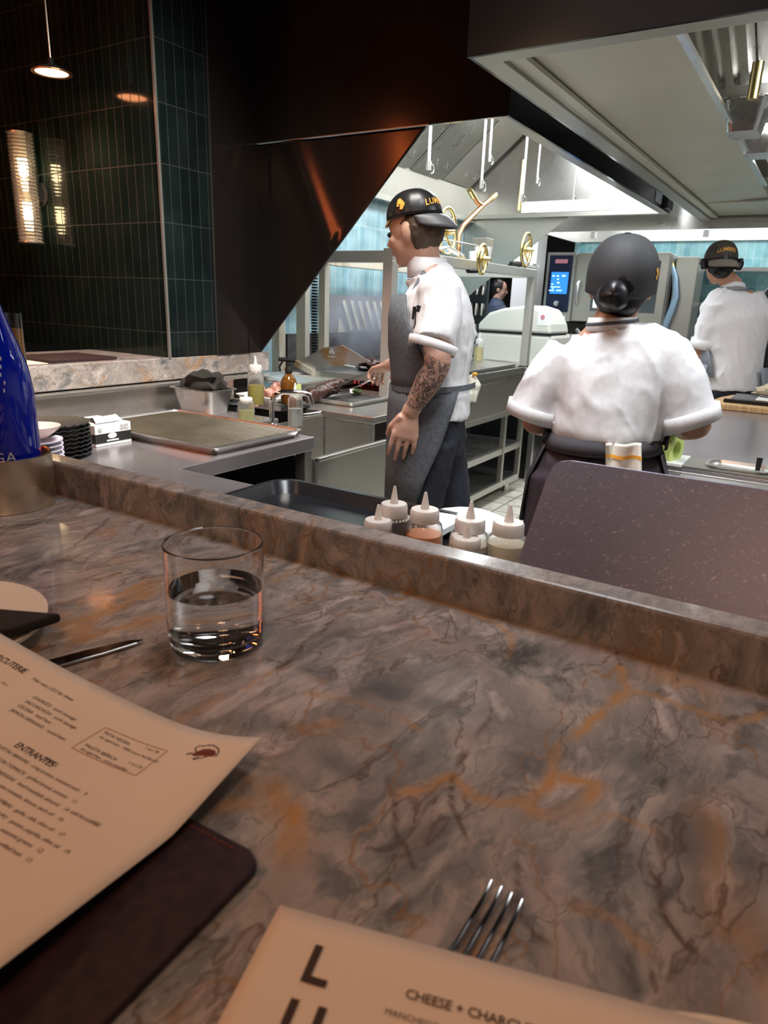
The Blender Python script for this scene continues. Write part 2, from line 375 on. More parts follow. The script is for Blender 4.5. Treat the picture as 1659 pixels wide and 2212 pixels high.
def lathe(bm, prof, c=(0, 0, 0), seg=32, axis=None, mi=0, closed=True):
    """prof [(r,h)...] round axis; r==0 points become poles"""
    c = Vector(c); ax = Vector(axis).normalized() if axis else Vector((0, 0, 1))
    a = Vector((1, 0, 0)) if abs(ax.x) < .9 else Vector((0, 1, 0)); s = (a-ax*a.dot(ax)).normalized(); q = ax.cross(s)
    rings = []
    for r, h in prof:
        if r < 1e-6: rings.append([bm.verts.new(c+ax*h)])
        else: rings.append([bm.verts.new(c+ax*h+s*(r*math.cos(2*PI*k/seg))+q*(r*math.sin(2*PI*k/seg))) for k in range(seg)])
    for A, Bb in zip(rings, rings[1:]):
        for k in range(seg):
            k2 = (k+1) % seg
            if len(A) == 1 and len(Bb) == 1: continue
            if len(A) == 1: f = (A[0], Bb[k2], Bb[k]) 
            elif len(Bb) == 1: f = (A[k], A[k2], Bb[0])
            else: f = (A[k], A[k2], Bb[k2], Bb[k])
            bm.faces.new(f).material_index = mi
    return bm
def ell(bm, c, r, rot=None, seg=20, rings=12, mi=0):
    mt = Matrix.Translation(Vector(c)) @ (rot.to_4x4() if rot else Matrix.Identity(4)) @ Matrix.Diagonal((r[0], r[1], r[2], 1))
    g = bmesh.ops.create_uvsphere(bm, u_segments=seg, v_segments=rings, radius=1, matrix=mt)
    return bm
def grid(bm, f, nu, nv, mi=0):
    vs = [[bm.verts.new(f(i/nu, j/nv)) for j in range(nv+1)] for i in range(nu+1)]
    for i in range(nu):
        for j in range(nv): bm.faces.new((vs[i][j], vs[i+1][j], vs[i+1][j+1], vs[i][j+1])).material_index = mi
    return bm
def rrect(cx, cy, hx, hy, r, n=6):
    out = []
    for qx, qy, a0 in ((1, 1, 0), (-1, 1, 90), (-1, -1, 180), (1, -1, 270)):
        for k in range(n+1):
            a = math.radians(a0+90*k/n); out.append((cx+qx*(hx-r)+r*math.cos(a), cy+qy*(hy-r)+r*math.sin(a)))
    return out
def ringloft(bm, loops, cap0=True, cap1=True, mi=0):
    R_ = [[bm.verts.new(p) for p in lp] for lp in loops]; n = len(R_[0])
    for a, b in zip(R_, R_[1:]):
        for k in range(n): bm.faces.new((a[k], a[(k+1) % n], b[(k+1) % n], b[k])).material_index = mi
    if cap0: bm.faces.new(R_[0][::-1]).material_index = mi
    if cap1: bm.faces.new(R_[-1]).material_index = mi
    return bm
def tray_bm(cx, cy, z, hx, hy, h, r=.02, t=.0025, flare=.012, rim=.008, bot=None):
    """open pan with flared wall, rolled rim"""
    def lp(dx, zz, rr): return [Vector((x, y, zz)) for x, y in rrect(cx, cy, hx+dx, hy+dx, rr)]
    return ringloft(B(), [lp(-flare, z, r), lp(0, z+h-.002, r+.004), lp(rim, z+h, r+.01), lp(rim, z+h+t*.8, r+.01), lp(-t, z+h+t, r+.002), lp(-flare-t, z+t, r)])
def rot_obj(o, rz, about=None):
    """bake a z rotation about a point into a mesh object or a thing's children"""
    for q in ([o] if o.type == 'MESH' else []) + all_children(o):
        wl = world_loc(q); a = Vector(about); Rm = Matrix.Rotation(rz, 4, 'Z')
        if q.type == 'MESH':
            for v in q.data.vertices: v.co = (Rm @ (v.co+wl-a)) + a - wl
def all_children(o):
    out = []
    for c in o.children: out += [c]+all_children(c)
    return out
def copy_tree(o, parent=None, dl=None):
    c = o.copy(); COL.objects.link(c); c.parent = parent
    if dl is not None: c.location = Vector(o.location)+Vector(dl)
    for ch in o.children: copy_tree(ch, c)
    return c
def text_bm(s, size, fmap, shear=0, space=1.0, align='LEFT', ext=0, bold=0):
    """letters as flat faces, mapped by fmap(x, y) -> world point"""
    cu = bpy.data.curves.new('t', 'FONT'); cu.body = s; cu.size = size; cu.shear = shear; cu.space_character = space; cu.align_x = align
    cu.resolution_u = 2; cu.offset = bold
    o = bpy.data.objects.new('t', cu); COL.objects.link(o)
    dg = bpy.context.evaluated_depsgraph_get(); dg.update()
    me = bpy.data.meshes.new_from_object(o.evaluated_get(dg))
    bpy.data.objects.remove(o); bpy.data.curves.remove(cu)
    bm = B(); vs = [bm.verts.new(fmap(v.co.x, v.co.y)) for v in me.vertices]
    for p in me.polygons:
        try: bm.faces.new([vs[i] for i in p.vertices])
        except ValueError: pass
    bpy.data.meshes.remove(me); return bm
def join_bm(a, b):
    me = bpy.data.meshes.new('j'); b.to_mesh(me); b.free(); a.from_mesh(me); bpy.data.meshes.remove(me); return a
def remesh(bm, voxel, smooth=4, dec=None, fac=.6):
    """fuse overlapping solids into one continuous surface"""
    me = bpy.data.meshes.new('r'); bmesh.ops.recalc_face_normals(bm, faces=bm.faces); bm.to_mesh(me); bm.free()
    o = bpy.data.objects.new('r', me); COL.objects.link(o)
    r = o.modifiers.new('r', 'REMESH'); r.mode = 'VOXEL'; r.voxel_size = voxel
    if smooth: s = o.modifiers.new('s', 'SMOOTH'); s.factor = fac; s.iterations = smooth
    dg = bpy.context.evaluated_depsgraph_get(); dg.update()
    me2 = bpy.data.meshes.new_from_object(o.evaluated_get(dg))
    out = B(); out.from_mesh(me2); bpy.data.objects.remove(o); bpy.data.meshes.remove(me); bpy.data.meshes.remove(me2)
    out.normal_update(); return out
def displace(bm, f):
    bm.normal_update()
    ds = [(v, v.normal.copy()*f(v.co)) for v in bm.verts]
    for v, d in ds: v.co += d
    return bm

# ================================================================== THE SETTING
struct('floor', BX(-3, 12, -4, 7, -.06, 0), 'tile_floor')
struct('ceiling', BX(-3, 12, -4, 7, 2.95, 3.0), 'dark_ceiling')
struct('wall_right', BX(-3, 12, -4.05, -4, 0, 2.95), 'kitchen_wall')
struct('wall_behind_camera', BX(-3.05, -3, -4, 7, 0, 2.95), 'dark_wall')
struct('wall_far_left', BX(-3, 12, 7, 7.05, 0, 2.95), 'dark_wall')
struct('wall_dining_end', BX(12, 12.05, -4, 7, 0, 2.95), 'dark_wall')
# tiled pillar of the dining side: end face looks at the bar, return face at the kitchen
struct('wall_tiled_pillar', BX(2.08, 2.10, 2.402, 6.4, 1.13, 2.95), 'tile_dark_y')
struct('wall_tiled_return', BX(2.10, 2.36, 2.40, 2.42, 1.13, 2.95), 'tile_dark_x')
struct('trim_1', BX(2.073, 2.083, 2.394, 2.404, 1.13, 2.95), 'trim_metal')
struct('trim_2', BX(2.355, 2.362, 2.395, 2.402, 1.13, 2.95), 'dark_wall')
struct('wall_metal_left', BX(2.362, 2.57, 2.395, 2.42, 1.13, 2.95), 'black_metal')
struct('trim_3', BX(2.566, 2.572, 2.39, 2.40, 1.13, 2.95), 'black_metal')
struct('wall_metal_side', BX(2.572, 2.66, 2.40, 2.42, 1.13, 2.95), 'black_metal')
# kitchen walls
struct('wall_grill_back', BX(2.66, 5.75, 2.80, 2.86, 0, 2.95), 'tile_blue_x')
struct('wall_kitchen_end', BX(7.30, 7.36, -4, 2.36, 0, 2.95), 'tile_blue_y')
struct('wall_column_white', BX(6.95, 7.2, 2.62, 2.86, 0, 2.95), 'white_paint')
struct('trim_4', BX(2.665, 2.70, 2.74, 2.80, .92, 2.6), 'stainstrip')
# marble ledge of the far leg of the bar, with its steel splash-back
t = thing('marble_ledge', 'beige veined marble ledge behind the sheet pan, under the dark tiled pillar', 'ledge', (1.6, 2.6, 0))
obj('countertop', BX(-1.5, 2.72, 2.4, 2.95, 1.035, 1.13), 'marble', t, bevel=.004)
obj('cabinet_front', BX(-1.5, 2.66, 2.46, 2.92, 0.0, 1.035), 'dark_wall', t)
# bar counter
t = thing('bar_counter', 'long brown marble bar counter with rust veins and a raised back edge', 'counter', (.3, .3, 0))
# the slab: a dense top so that the stone's own veins can be drawn on it
bm = B(); NX, NY = 150, 420; SX0, SX1, SY0, SY1 = .05, .637, -.35, 1.35
grid(bm, lambda a, b: Vector((SX0+(SX1-SX0)*a, SY0+(SY1-SY0)*b, 1.08)), NX, NY)
be = [e for e in bm.edges if e.is_boundary]; ge = bmesh.ops.extrude_edge_only(bm, edges=be)
bmesh.ops.translate(bm, verts=[v for v in ge['geom'] if isinstance(v, bmesh.types.BMVert)], vec=(0, 0, -.04))
slab = obj('countertop', bm, 'marble', t, recalc=False)
obj('countertop_end', BX(-.12, .637, -1.6, SY0, 1.04, 1.08), 'marble', t); obj('countertop_end', BX(-.12, .637, SY1, 2.38, 1.04, 1.08), 'marble', t); obj('front_nosing', BX(-.12, SX0, SY0, SY1, 1.04, 1.08), 'marble', t)
def stone(px): return [Pz(u, v, 1.08).xy for u, v in px]
VE = [  # rust veins: (points, width, strength)
 ([(1345, 1440), (1356, 1492), (1300, 1540), (1265, 1585), (1205, 1610), (1195, 1650), (1180, 1690), (1130, 1730), (1080, 1737), (1040, 1725), (985, 1682), (925, 1700), (850, 1715)], .0042, 1),
 ([(1360, 1492), (1420, 1500), (1500, 1535), (1595, 1565), (1659, 1540)], .0035, .8), ([(1130, 1735), (1190, 1765), (1260, 1740), (1300, 1700), (1210, 1680)], .006, .9),
 ([(820, 1255), (900, 1290), (1000, 1312), (1110, 1375), (1100, 1420)], .003, .7), ([(640, 1500), (750, 1508), (850, 1540), (905, 1580)], .002, .8),
 ([(600, 1700), (640, 1760), (620, 1850)], .010, .75), ([(170, 1302), (250, 1290), (330, 1245)], .003, .7), ([(520, 1490), (620, 1440), (700, 1470)], .002, .6),
 ([(1250, 1790), (1330, 1760), (1420, 1800)], .002, .5), ([(1240, 1960), (1330, 1985), (1400, 2050)], .004, .6), ([(660, 1570), (720, 1560)], .008, .6), ([(380, 1560), (440, 1520), (470, 1500)], .005, .6), ([(480, 1740), (540, 1730)], .006, .6)]
CR = [([(822, 1252), (770, 1300), (700, 1352), (650, 1400), (600, 1450), (560, 1480)], .0012), ([(1060, 1530), (1030, 1600), (985, 1682), (975, 1740), (1000, 1830)], .0014), ([(1120, 1880), (1110, 1960), (1180, 2040)], .0015),
 ([(1390, 1870), (1440, 1980), (1530, 2080)], .0016), ([(60, 1240), (150, 1185), (240, 1120)], .0015), ([(840, 1700), (860, 1800), (900, 1880)], .0015), ([(1345, 1440), (1335, 1400), (1310, 1370)], .0012)]
SL = [((700, 1460), .030, .018), ((845, 1490), .034, .018), ((945, 1525), .030, .016), ((1150, 1655), .030, .017), ((740, 1650), .026, .015), ((790, 1790), .018, .018), ((1420, 1650), .05, .03), ((1540, 1820), .05, .04), ((560, 1560), .03, .02), ((1000, 1880), .02, .02)]
MV = [((900, 1362), .045, .018), ((1250, 1402), .06, .022), ((1530, 1480), .05, .02), ((1180, 1900), .02, .02), ((900, 1760), .02, .02), ((420, 1100), .05, .02), ((1000, 1600), .02, .02)]
VE = [(stone(p), w_, s_) for p, w_, s_ in VE]; CR = [(stone(p), w_) for p, w_ in CR]
SL = [(stone([c])[0], a, b) for c, a, b in SL]; MV = [(stone([c])[0], a, b) for c, a, b in MV]
def segd(p, pts):
    best = 9
    for a, b in zip(pts, pts[1:]):
        ab = b-a; t_ = max(0, min(1, (p-a).dot(ab)/max(1e-9, ab.length_squared))); d = (p-a-ab*t_).length
        if d < best: best = d
    return best
at = {n: [0.0]*len(slab.data.vertices) for n in ('rust', 'crack', 'slate', 'mauve')}
offs = world_loc(slab)
for v in slab.data.vertices:
    co = v.co+offs; q = Vector((co.x, co.y, 0)); wv_ = noise.noise_vector(q*22)*.006+noise.noise_vector(q*70)*.0028; p = Vector((co.x+wv_.x, co.y+wv_.y)); nz = .6+.9*noise.noise(q*45)
    r_ = 0
    for pts, w_, s_ in VE:
        d = segd(p, pts)
        if d < w_*3: r_ = max(r_, s_*math.exp(-(d/w_)**2)*(.75+.5*nz))
    at['rust'][v.index] = min(1, r_)
    at['crack'][v.index] = max([math.exp(-(segd(p, pts)/w_)**2) for pts, w_ in CR])
    at['slate'][v.index] = max([max(0, min(1, 1.6-1.6*math.hypot((p.x-c.x)/b, (p.y-c.y)/a)+.5*noise.noise(q*60))) for c, a, b in SL])
    at['mauve'][v.index] = max([max(0, min(1, 1.5-1.5*math.hypot((p.x-c.x)/b, (p.y-c.y)/a)+.5*noise.noise(q*60))) for c, a, b in MV])
for n, vals in at.items():
    slab.data.attributes.new(n, 'FLOAT', 'POINT').data.foreach_set('value', vals)
obj('raised_edge', BX(.6372, .675, -1.6, 2.38, .93, 1.133), 'marble', t, bevel=.004)
obj('cabinet_front', BX(.22, .60, -1.55, 2.38, 0, 1.04), 'dark_wall', t)

# ================================================================== STEEL BENCHES
def bench(name, label, top, z0, z1, lip=.04, parts=(), m='steel_table'):
    """top: list of (x,y) outline"""
    t = thing(name, label, 'worktop', (sum(p[0] for p in top)/len(top), sum(p[1] for p in top)/len(top), 0))
    obj('worktop', prism(B(), [Vector((x, y, z0)) for x, y in top], (0, 0, z1-z0)), m, t, bevel=.003)
    for n, bm, mm in parts: obj(n, bm, mm, t, bevel=.002)
    return t
W = .92
bench('steel_workbench', 'L-shaped stainless steel bench top behind the marble bar, holding the plates and sheet pan', [(.695, -1.6), (.88, -1.6), (.88, .30), (1.32, .30), (1.32, 1.51), (1.95, 1.51), (1.95, 1.86), (2.16, 1.86), (2.16, 2.39), (.695, 2.39)], .872, W,
      parts=[('splashback', BX(.70, 2.43, 2.37, 2.395, W, 1.03), 'steel'),
             ('splashback_ledge', BX(.70, 2.66, 2.345, 2.395, 1.018, 1.032), 'steel'),
             ('leg', BX(1.90, 1.945, 1.515, 1.56, 0, .872), 'steel'),
             ('leg', BX(1.28, 1.32, 1.30, 1.34, 0, .872), 'steel'),
             ('shelf', BX(1.35, 1.90, 1.60, 2.35, .25, .28), 'steel'),
             ('under_panel', BX(.72, 1.22, -1.5, 1.3, 0, .87), 'black_matte'),
             ('back_panel', BX(1.3, 1.95, 2.33, 2.36, 0, .87), 'black_matte'),
             ('side_panel', BX(1.93, 1.945, 1.60, 2.33, 0, .86), 'black_matte')])
# sink
t = thing('hand_sink', 'stainless steel sink cabinet between the bench and the grill station', 'sink', (2.2, 1.8, 0))
bm = B(); box(bm, 1.955, 2.425, 1.50, 1.512, .05, .835); box(bm, 1.955, 1.967, 1.512, 1.84, .05, .835); box(bm, 1.955, 2.425, 1.83, 1.842, .05, .905); box(bm, 1.968, 2.425, 1.512, 1.83, .60, .615)
obj('basin', bm, 'steel', t)
obj('rim', BX(1.955, 2.425, 1.492, 1.514, .828, .842), 'steel_bright', t, bevel=.002)
obj('drain', lathe(B(), [(0, .004), (.03, .004), (.035, 0)], (2.2, 1.68, .616)), 'chrome', t)
fr = B()
for a in ((2.02, 2.40, .56), (2.02, 2.40, .30)): box(fr, a[0], a[1], 1.488, 1.50, a[2], a[2]+.016)
box(fr, 2.02, 2.036, 1.488, 1.50, .30, .576); box(fr, 2.384, 2.40, 1.488, 1.50, .30, .576)
obj('towel_frame', fr, 'steel_bright', t); obj('paper_stack', BX(2.18, 2.38, 1.489, 1.51, .32, .46), 'white_print', t)
t = thing('faucet', 'chrome goose-neck faucet with a lever beside the sink', 'faucet', (2.06, 1.77, .90))
obj('spout', tube(B(), [(2.05, 1.80, .90), (2.05, 1.80, 1.005), (2.055, 1.79, 1.03), (2.075, 1.765, 1.045), (2.12, 1.70, 1.045), (2.135, 1.68, 1.035), (2.14, 1.672, 1.0)], .0105), 'chrome', t, smooth=True)
obj('base', lathe(B(), [(0, 0), (.026, 0), (.026, .02), (.014, .03), (0, .03)], (2.05, 1.80, .895)), 'chrome', t, smooth=True)
obj('handle', tube(B(), [(2.20, 1.80, .905), (2.20, 1.795, .935), (2.25, 1.77, .935), (2.30, 1.75, .94)], .008), 'chrome', t, smooth=True)

# ================================================================== GRILL STATION
t = thing('grill_station', 'stainless steel grill station with a square-tube frame around an open hearth', 'grill', (3.6, 2.2, 0))
obj('worktop', prism(B(), [Vector(p) for p in ((2.43, 1.57, .895), (3.30, 1.57, .895), (3.30, 1.80, .895), (3.30, 2.78, .895), (2.73, 2.78, .895), (2.73, 2.39, .895), (2.43, 2.39, .895))], (0, 0, .03)), 'steel', t, bevel=.003)
obj('side_panel', BX(2.432, 2.45, 1.575, 2.36, 0, .894), 'steel', t)
obj('side_panel', BX(2.44, 3.25, 1.578, 1.60, 0, .894), 'black_metal', t)
fb = B()
X0, X1, Y0, Y1, Z0, Z1, S = 2.99, 4.95, 1.85, 2.62, .925, 1.64, .055
obj('post', BX(X0, X0+S, Y0, Y0+S, Z0, Z1-S), 'frame_steel', t, bevel=.003)
obj('post', BX(X1-S, X1, Y0, Y0+S, .975, Z1-S), 'frame_steel', t, bevel=.003)
obj('post', BX(X0, X0+S, Y1-S, Y1, Z0, Z1-S), 'beige_metal', t, bevel=.003)
obj('post', BX(X1-S, X1, Y1-S, Y1, Z0, Z1-S), 'frame_steel', t, bevel=.003)
obj('top_beam', BX(X0, X1, Y0, Y0+S, Z1-S, Z1), 'frame_steel', t, bevel=.003)
obj('top_beam', BX(X0, X0+S, Y0+S, Y1, Z1-S-.01, Z1-.01), 'frame_steel', t, bevel=.003)
obj('top_beam', BX(X0+S, X1, Y1-S, Y1, Z1-S, Z1), 'beige_metal', t, bevel=.003)
obj('top_beam', BX(X1-S, X1, Y0+S, Y1-S, Z1-S, Z1), 'frame_steel', t, bevel=.003)
# upright with roller chain
bm = B(); box(bm, 3.01, 3.05, 2.40, 2.46, 1.05, 1.58); box(bm, 3.01, 3.05, 2.27, 2.31, 1.05, 1.58); obj('chain_guide', bm, 'beige_metal', t)
bm = B()
for k in range(34): box(bm, 3.02, 3.035, 2.335, 2.365, 1.07+k*.015, 1.07+k*.015+.010)
obj('chain', bm, 'black_matte', t)
# hearth walls, embers and lower grate
obj('hearth_floor', BX(3.06, 4.88, 1.92, 2.60, .925, .94), 'soot', t)
obj('hearth_wall', BX(3.055, 4.88, 2.56, 2.60, .94, 1.20), 'soot', t)
obj('hearth_wall', BX(3.0, 4.9, 1.86, 1.885, .925, .965), 'steel', t)
bm = B(); random.seed(4)
for k in range(150):
    x, y = random.uniform(3.08, 3.9), random.uniform(1.91, 2.5); s = random.uniform(.014, .03)
    g = bmesh.ops.create_icosphere(bm, subdivisions=1, radius=s, matrix=Matrix.Translation((x, y, .945+s*.6+random.uniform(0, .02))) @ Matrix.Diagonal((1, random.uniform(.6, 1), .7, 1)))
tag(obj('charcoal_embers', bm, 'embers', smooth=False), 'glowing charcoal bed in the hearth behind the near frame post', 'charcoal', kind='stuff')
# V-bar grates
def grate(z, x0, x1, y0, y1, n, m):
    bm = B()
    for k in range(n):
        x = x0+(x1-x0)*k/(n-1); tube(bm, [(x, y0, z), (x, y1, z)], .0045, 6)
    for y in (y0, (y0+y1)/2, y1): tube(bm, [(x0, y, z-.007), (x1, y, z-.007)], .006, 6)
    return bm
t = thing('lower_grate', 'lower charcoal grate of thin parallel bars above the embers', 'grate', (3.3, 2.2, .98))
obj('bars', grate(1.0, 2.62, 3.35, 2.12, 2.54, 34, 0), 'steel_bright', t); obj('drip_rail', BX(2.60, 3.4, 2.10, 2.118, .97, 1.0), 'steel', t)
obj('foot', BX(2.62, 2.64, 2.102, 2.118, .925, .97), 'steel', t); obj('foot', BX(3.30, 3.32, 2.102, 2.118, .925, .97), 'steel', t)
obj('foot', BX(2.62, 2.64, 2.53, 2.548, .925, .995), 'steel', t)
# raised plancha with heat stained side guard
t = thing('raised_griddle', 'raised flat griddle with a heat-stained trapezoid side guard on the left', 'griddle', (3.1, 2.2, 1.03))
A = [Px(u, v, 2.97) for u, v in ((640, 783), (700, 751), (737, 745), (758, 756), (800, 782))]
side = [A[0], A[1], A[2], A[3], A[4], Px(672, 797, 2.97)]
z0 = side[5].z
obj('side_guard', prism(B(), side, (.006, 0, 0)), 'burnt_steel', t)
obj('plate', BX(2.976, 3.85, 1.89, 2.40, z0-.035, z0-.005), 'steel', t, bevel=.002)
obj('front_lip', prism(B(), [Vector((2.94, 2.30, z0)), Vector((2.94, 2.42, 1.075)), Vector((2.976, 2.42, 1.075)), Vector((2.976, 2.30, z0))], (0, 0, -.03)), 'beige_metal', t)
obj('hanger', BX(3.2, 3.215, 2.39, 2.40, 1.0, 1.58), 'steel', t); obj('hanger', BX(3.84, 3.85, 2.39, 2.40, 1.0, 1.58), 'steel', t)
bm = text_bm('E', .03, lambda x, y: Vector((2.969, 2.205-x, 1.115+y*.6)))
bm.free()
# maker's flame mark and small line of writing on the guard
bm = B()
for (yy, zz, r, h) in ((2.19, 1.125, .008, .03), (2.178, 1.12, .006, .022), (2.202, 1.12, .006, .02)):
    ringp = [Vector((2.969, yy+r*math.sin(a)*(1 if zz else 1), zz+h*.5*(1-math.cos(a))*(1.0))) for a in [2*PI*k/10 for k in range(10)]]
    bm.faces.new([bm.verts.new(p) for p in ringp])
box(bm, 2.968, 2.9695, 2.165, 2.215, 1.105, 1.110)
obj('maker_mark', bm, 'sign_grey', t)
# slotted back plate behind the hearth
def slot_plate():
    bm = B(); x0, x1, z0, z1, y = 3.45, 4.55, .95, 1.42, 2.585
    outer = [Vector((x0, y, z0)), Vector((x1, y, z0)), Vector((x1, y, z1)), Vector((x0, y, z1))]
    prism(bm, outer, (0, .012, 0)); return bm
t = thing('back_plate', 'dark grey steel plate with slanted slots standing behind the hearth', 'grill plate', (4, 2.59, .95))
obj('plate', slot_plate(), 'grey_paint', t)
bm = B()
def slot(cx, cz, ln, ang, w_=.016):
    d = Vector((math.cos(ang), 0, math.sin(ang))); n_ = Vector((-d.z, 0, d.x)); pts = []
    for s, a0 in ((1, -90), (-1, 90)):
        for k in range(7):
            a = math.radians(a0+180*k/6); pts.append(Vector((cx, 2.579, cz)) + d*(s*ln/2) + (d*math.cos(a)+n_*math.sin(a))*w_)
    return pts
for k in range(7):
    prism(bm, slot(3.66+k*.085, 1.30, .17, math.radians(-62)), (0, .005, 0))
prism(bm, [Vector((3.56, 2.579, 1.20)), Vector((3.64, 2.579, 1.20)), Vector((3.585, 2.579, 1.28)), Vector((3.565, 2.579, 1.28))], (0, .005, 0))
obj('slots', bm, 'beige_metal', t)
# crank wheels of brass on the frame
grill_root = bpy.data.objects['grill_station']
def wheel(c, R0, axis, label):
    c = Vector(c); ax = Vector(axis).normalized(); s = ax.cross(Vector((0, 0, 1))).normalized(); q = s.cross(ax)
    pts = [c+s*(R0*math.cos(2*PI*k/32))+q*(R0*math.sin(2*PI*k/32)) for k in range(33)]
    t = obj('crank_wheel', tube(B(), pts, .011, 10, cap=False), 'brass', grill_root, smooth=True); t['label'] = label
    for k in range(4):
        a = PI/4+PI/2*k; e = c+s*(R0*math.cos(a))+q*(R0*math.sin(a)); md = c+(e-c)*.5+ax*(-.012)
        obj('spoke', tube(B(), [c-ax*.02, md, e], [.009, .007, .007], 8), 'brass', t, smooth=True)
    obj('hub', lathe(B(), [(0, -.03), (.02, -.03), (.024, -.01), (.018, .02), (.012, .05), (0, .05)], c, 20, ax), 'brass', t, smooth=True)
    a = -PI/3; e = c+s*(R0*math.cos(a))+q*(R0*math.sin(a))
    obj('grip', lathe(B(), [(0, 0), (.010, 0), (.013, .03), (.012, .075), (0, .085)], e, 14, ax*-1), 'black_plastic', t, smooth=True)
wheel(Py(966, 500, 1.93), .122, (.08, -1, .0), 'largest brass crank wheel, beside the capped cook\'s brim')
wheel(Py(1137, 540, 1.86), .105, (.08, -1, .0), 'brass crank wheel at the right end of the grill frame')
wheel(Py(1042, 560, 1.80), .078, (.12, -1, 0), 'small brass crank wheel seen edge-on at the middle of the frame')
# shafts, crank boxes and skewers lying on top of the frame
t = thing('crank_gear_box', 'steel gear box and shaft behind the right brass crank wheel', 'gear box', (4.4, 2.0, 1.64))
obj('housing', BX(4.30, 4.40, 1.96, 2.06, 1.641, 1.80), 'steel_hood', t, bevel=.003); obj('shaft', tube(B(), [(3.75, 2.02, 1.75), (4.31, 2.02, 1.75)], .006), 'steel_bright', t)
obj('foot', BX(3.74, 3.77, 2.0, 2.04, 1.60, 1.76), 'steel', t)
t = thing('turner_tool', 'steel roasting clamp with a black handle lying on the frame beside the large crank wheel', 'grill tool', (3.5, 1.87, 1.641))
bm = B(); box(bm, 3.42, 3.80, 1.862, 1.90, 1.643, 1.652); tube(bm, [(3.44, 1.865, 1.66), (3.6, 1.865, 1.69), (3.78, 1.865, 1.66)], .006); tube(bm, [(3.44, 1.895, 1.66), (3.6, 1.895, 1.69), (3.78, 1.895, 1.66)], .006)
obj('clamp', bm, 'steel_bright', t); obj('handle', tube(B(), [(3.28, 1.88, 1.656), (3.43, 1.88, 1.656)], .015), 'black_plastic', t, smooth=True)
t = thing('skewer_rack', 'bundle of steel skewers with a black handle overhanging the frame\'s right end', 'skewers', (4.8, 1.87, 1.641))
obj('handle', tube(B(), [(4.50, 1.87, 1.657), (4.66, 1.87, 1.657)], .014), 'black_plastic', t, smooth=True)
for k, (dy, dz, ln) in enumerate(((0, 0, .36), (.03, .0, .38), (.015, .012, .30), (.05, .03, .22))):
    obj('skewer', tube(B(), [(4.655, 1.855+dy, 1.65+dz), (4.655+ln, 1.855+dy, 1.652+dz)], .004, 8), 'steel_bright', t)
bm = B()
for x, y, z in ((4.9, 1.86, 1.675), (5.0, 1.865, 1.665), (4.72, 1.84, 1.67)): lathe(bm, [(0, .012), (.008, .008), (.011, 0), (.008, -.008), (0, -.012)], (x, y, z), 10)
obj('end_ring', bm, 'steel_bright', t, smooth=True)
t = thing('white_container', 'small white translucent tub standing on the grill frame near the right crank wheel', 'container', (4.15, 1.9, 1.641))
obj('body', lathe(B(), [(0, 0), (.045, 0), (.052, .07), (.052, .09), (0, .09)], (4.12, 1.90, 1.641)), 'plastic_white', t, smooth=True)
t = thing('white_container', 'wide low white tub beside the taller tub on the grill frame', 'container', (4.02, 1.89, 1.641))
obj('body', lathe(B(), [(0, 0), (.038, 0), (.042, .04), (.042, .055), (0, .055)], (4.0, 1.89, 1.641)), 'plastic_white', t, smooth=True)

# prep deck and shelving to the right of the cook
t = thing('grill_cart', 'stainless open shelving unit on round feet to the right of the grill, with two shelves', 'shelving', (4.2, 2.2, 0))
obj('worktop', BX(3.31, 5.08, 1.885, 2.78, .885, .92), 'steel', t, bevel=.003)
obj('apron_panel', BX(3.31, 5.06, 1.90, 1.915, .66, .885), 'steel_hood', t)
obj('shelf', BX(3.6, 5.06, 1.89, 2.75, .345, .39), 'steel', t, bevel=.002)
obj('shelf', BX(3.6, 5.06, 1.89, 2.75, .09, .135), 'steel', t, bevel=.002)
obj('top_rail', BX(3.6, 5.06, 1.89, 1.93, .625, .66), 'steel_hood', t)
for x in (3.6, 4.68, 5.02):
    obj('post', BX(x, x+.035, 1.886, 1.92, .135, .625), 'steel_hood', t)
obj('back_panel', BX(3.6, 5.06, 2.72, 2.74, .135, .66), 'steel_hood', t)
for x, y in ((4.95, 1.95), (4.95, 2.6), (3.68, 1.95), (4.5, 2.6)):
    obj('foot', lathe(B(), [(0, 0), (.03, 0), (.022, .03), (.022, .09), (0, .09)], (x, y, 0), 16), 'steel_bright', t, smooth=True)
t = thing('flat_top_griddle', 'low flat steel griddle at the right end of the grill counter', 'griddle', (4.6, 2.1, .92))
obj('plate', prism(B(), [Vector((4.12, 1.93, .945)), Vector((4.12, 2.5, .955)), Vector((4.12, 2.5, 1.0)), Vector((4.12, 1.93, .985))], (.78, 0, 0)), 'steel', t, bevel=.004)
obj('body', BX(4.14, 4.88, 1.945, 2.48, .92, .945), 'steel_hood', t)
obj('side_gutter', prism(B(), [Vector((4.90, 1.92, .93)), Vector((4.90, 2.5, .94)), Vector((5.0, 2.5, .97)), Vector((5.0, 1.92, .96))], (0, 0, .03)), 'steel_bright', t)
t = thing('white_spoon', 'white plastic spoon sticking out beside the folded glove on the grill counter', 'spoon', (3.9, 1.9, .92))
obj('handle', tube(B(), [(3.80, 1.87, .935), (3.98, 1.86, .935)], .006), 'plastic_white', t)
